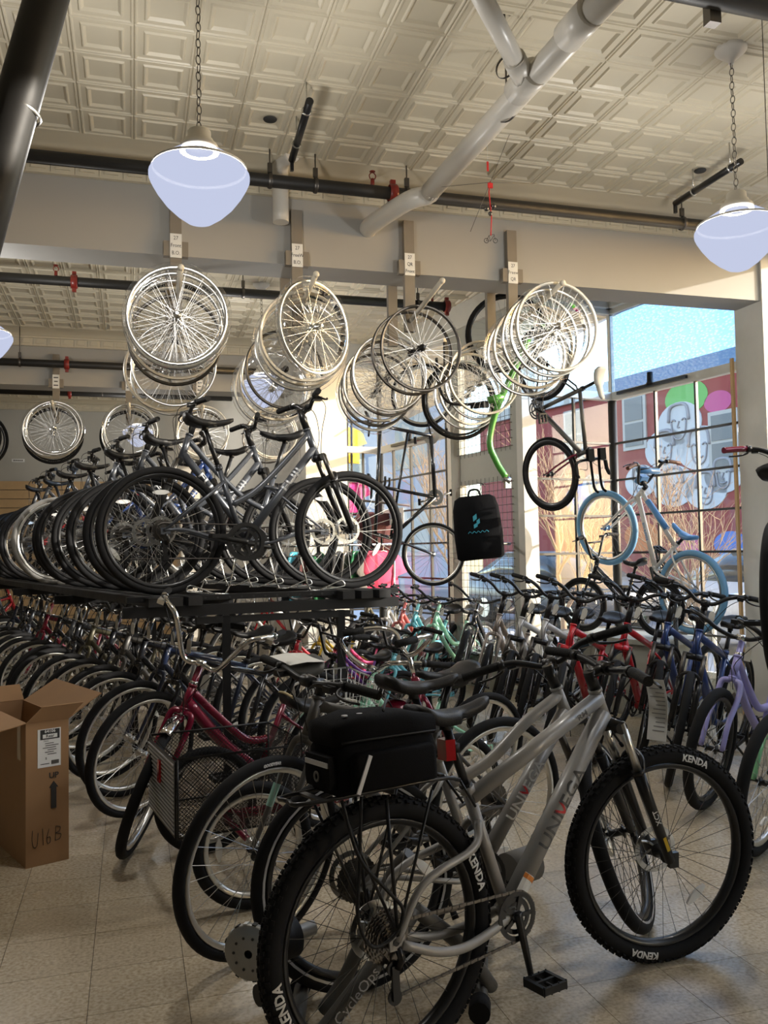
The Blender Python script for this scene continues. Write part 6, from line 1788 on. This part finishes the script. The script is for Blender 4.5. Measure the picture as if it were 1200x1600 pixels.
# ------------------------------------------------------------------ clothes behind the rack
def shirt_mb(w=.46, h=.62, seed=0):
    rn = random.Random(seed); out = [(-.09, 0), (-.05, -.03), (.05, -.03), (.09, 0), (w / 2, -.06), (w / 2 + .13, -.24), (w / 2 + .03, -.30), (w / 2 - .03, -.18), (w / 2 - .01, -h), (-w / 2 + .01, -h), (-w / 2 + .03, -.18), (-w / 2 - .03, -.30), (-w / 2 - .13, -.24), (-w / 2, -.06)]
    m_ = MB(); n = 7; rows = 12
    vs = []; fs = []
    def span(z):
        if z > -.06: return .09 + (w / 2 - .09) * (-z / .06)
        if z > -.26: return w / 2 + .02 + .11 * ((-z - .06) / .2)
        return w / 2 - .02
    for sgn in (-1, 1):
        for i in range(rows + 1):
            z = -h * i / rows; s_ = span(z)
            for j in range(n):
                x = -s_ + 2 * s_ * j / (n - 1); e = 1 - (2 * j / (n - 1) - 1) ** 2
                vs.append((x, sgn * (.008 + .03 * e * min(1, i / 3)) + .015 * sin(x * 22 + i * .5 + seed), z))
    off = (rows + 1) * n
    for sidx in (0, 1):
        for i in range(rows):
            for j in range(n - 1):
                a = sidx * off + i * n + j; q = (a, a + 1, a + n + 1, a + n); fs.append(q if sidx == 0 else q[::-1])
    for i in range(rows):
        for j in (0, n - 1):
            a = i * n + j; q = (a, a + n, off + a + n, off + a); fs.append(q if j == 0 else q[::-1])
    for i in (0, rows):
        for j in range(n - 1):
            a = i * n + j; q = (a, off + a, off + a + 1, a + 1); fs.append(q if i == 0 else q[::-1])
    m_.add(vs, fs, True); return m_
hook = MB().tube(smooth_curve([(0, 0, .0), (0, 0, .04), (.02, 0, .06), (0, 0, .085), (-.02, 0, .07)], 3), .003, 5).tube([(-.18, 0, -.05), (0, 0, .0), (.18, 0, -.05)], .006, 6)
hook_me = hook.mesh('hanger')
def garment(p, yaw, m, label, nm='shirt', seed=0, sc=1.0):
    t_ = thing(nm, label, 'clothing', T(*p) @ RZ(R_(yaw)) @ M.Scale(sc, 4), 'clothes on hangers')
    obj('cloth', shirt_mb(seed=seed), m, t_); obj('hanger', hook_me, 'steel', t_)
    return t_
RB = V((2.5, 9.95, 0)); RT = 1.50
crk = thing('clothes_rack', 'chrome clothes rail behind the pastel cruisers', 'rack', T(*RB))
obj('rail', MB().tube([(-1.0, 0, RT), (.55, 0, RT)], .016, 10), 'chrome', crk)
for x in (-.98, .53): obj('upright', MB().tube([(x, 0, 0), (x, 0, RT)], .016, 10).tube([(x, -.3, .02), (x, .3, .02)], .016, 8), 'chrome', crk)
for x, m, lab in ((.40, 'pink', 'bright pink tee hanging at the window end of the clothes rail'), (.30, 'pink', 'second bright pink tee on the clothes rail'), (.16, 'grey', 'grey tee on the clothes rail next to the pink ones'), (.06, 'green', 'dark green tee on the clothes rail between grey ones'), (-.04, 'grey', 'grey tee on the clothes rail beyond the green one'), (-.14, 'charcoal', 'charcoal jacket on the clothes rail'), (-.25, 'charcoal', 'second charcoal jacket on the clothes rail'), (-.38, 'green', 'dark green top at the middle of the clothes rail'), (-.52, 'maroon', 'maroon top on the clothes rail'), (-.68, 'teal', 'teal jersey at the far end of the clothes rail'), (-.82, 'charcoal', 'charcoal jersey at the far end of the clothes rail')):
    garment((RB.x + x, RB.y, RT - .072), 62 if m != 'pink' else 20, 'cloth_' + m, lab, seed=int(x * 50))
for (px, py, d, m, lab, nm) in ((545, 668, 11.2, 'yellow', 'teal and yellow cycling jersey on the upper wall rail', 'cycling_jersey'), (528, 665, 11.3, 'teal', 'teal jersey beside the yellow one on the upper wall rail', 'cycling_jersey'), (552, 748, 10.9, 'hotpink', 'hot pink spotted jersey hanging below the yellow one', 'cycling_jersey'), (575, 800, 10.8, 'maroon', 'maroon tee with pale stripes on the wall rail', 'shirt'), (600, 802, 10.7, 'maroon', 'second maroon tee on the wall rail', 'shirt'), (490, 782, 10.9, 'blue', 'blue and red jersey folded over the wall rail', 'cycling_jersey'), (512, 800, 10.9, 'red', 'red jersey on the wall rail beside the blue one', 'cycling_jersey')):
    q = ond(px, py, d); garment(q, 15, 'cloth_' + m, lab, nm, seed=px, sc=.75)
ur = thing('wall_rail', 'dark rail holding jerseys by the far windows', 'rail', T(*ond(540, 655, 11.0)))
o0 = ond(540, 655, 11.0)
obj('rail', MB().tube([ond(470, 660, 11.2) - o0, ond(610, 658, 10.6) - o0], .014, 8).tube([ond(470, 772, 11.0) - o0, ond(640, 790, 10.6) - o0], .014, 8).tube([ond(549, 655, 10.95) - o0, ond(551, 1000, 10.95) - o0], .016, 8), 'dark_steel', ur)
# poster in the window
ps_ = thing('window_poster', 'pale poster with blue lettering stuck in the far window', 'poster', T(*(PD + dw * 1.42 - dn * .022 + V((0, 0, 1.84)))) @ RZ(AW + pi / 2))
obj('sheet', MB().box((0, 0, 0), (.55, .004, .2)), 'white_paper', ps_)
obj('lettering', text_flat(MB(), 'BER SHOP', .10, M(((-1, 0, 0, 0), (0, 0, 1, .004), (0, 1, 0, 0), (0, 0, 0, 1)))), 'mural_blue', ps_)
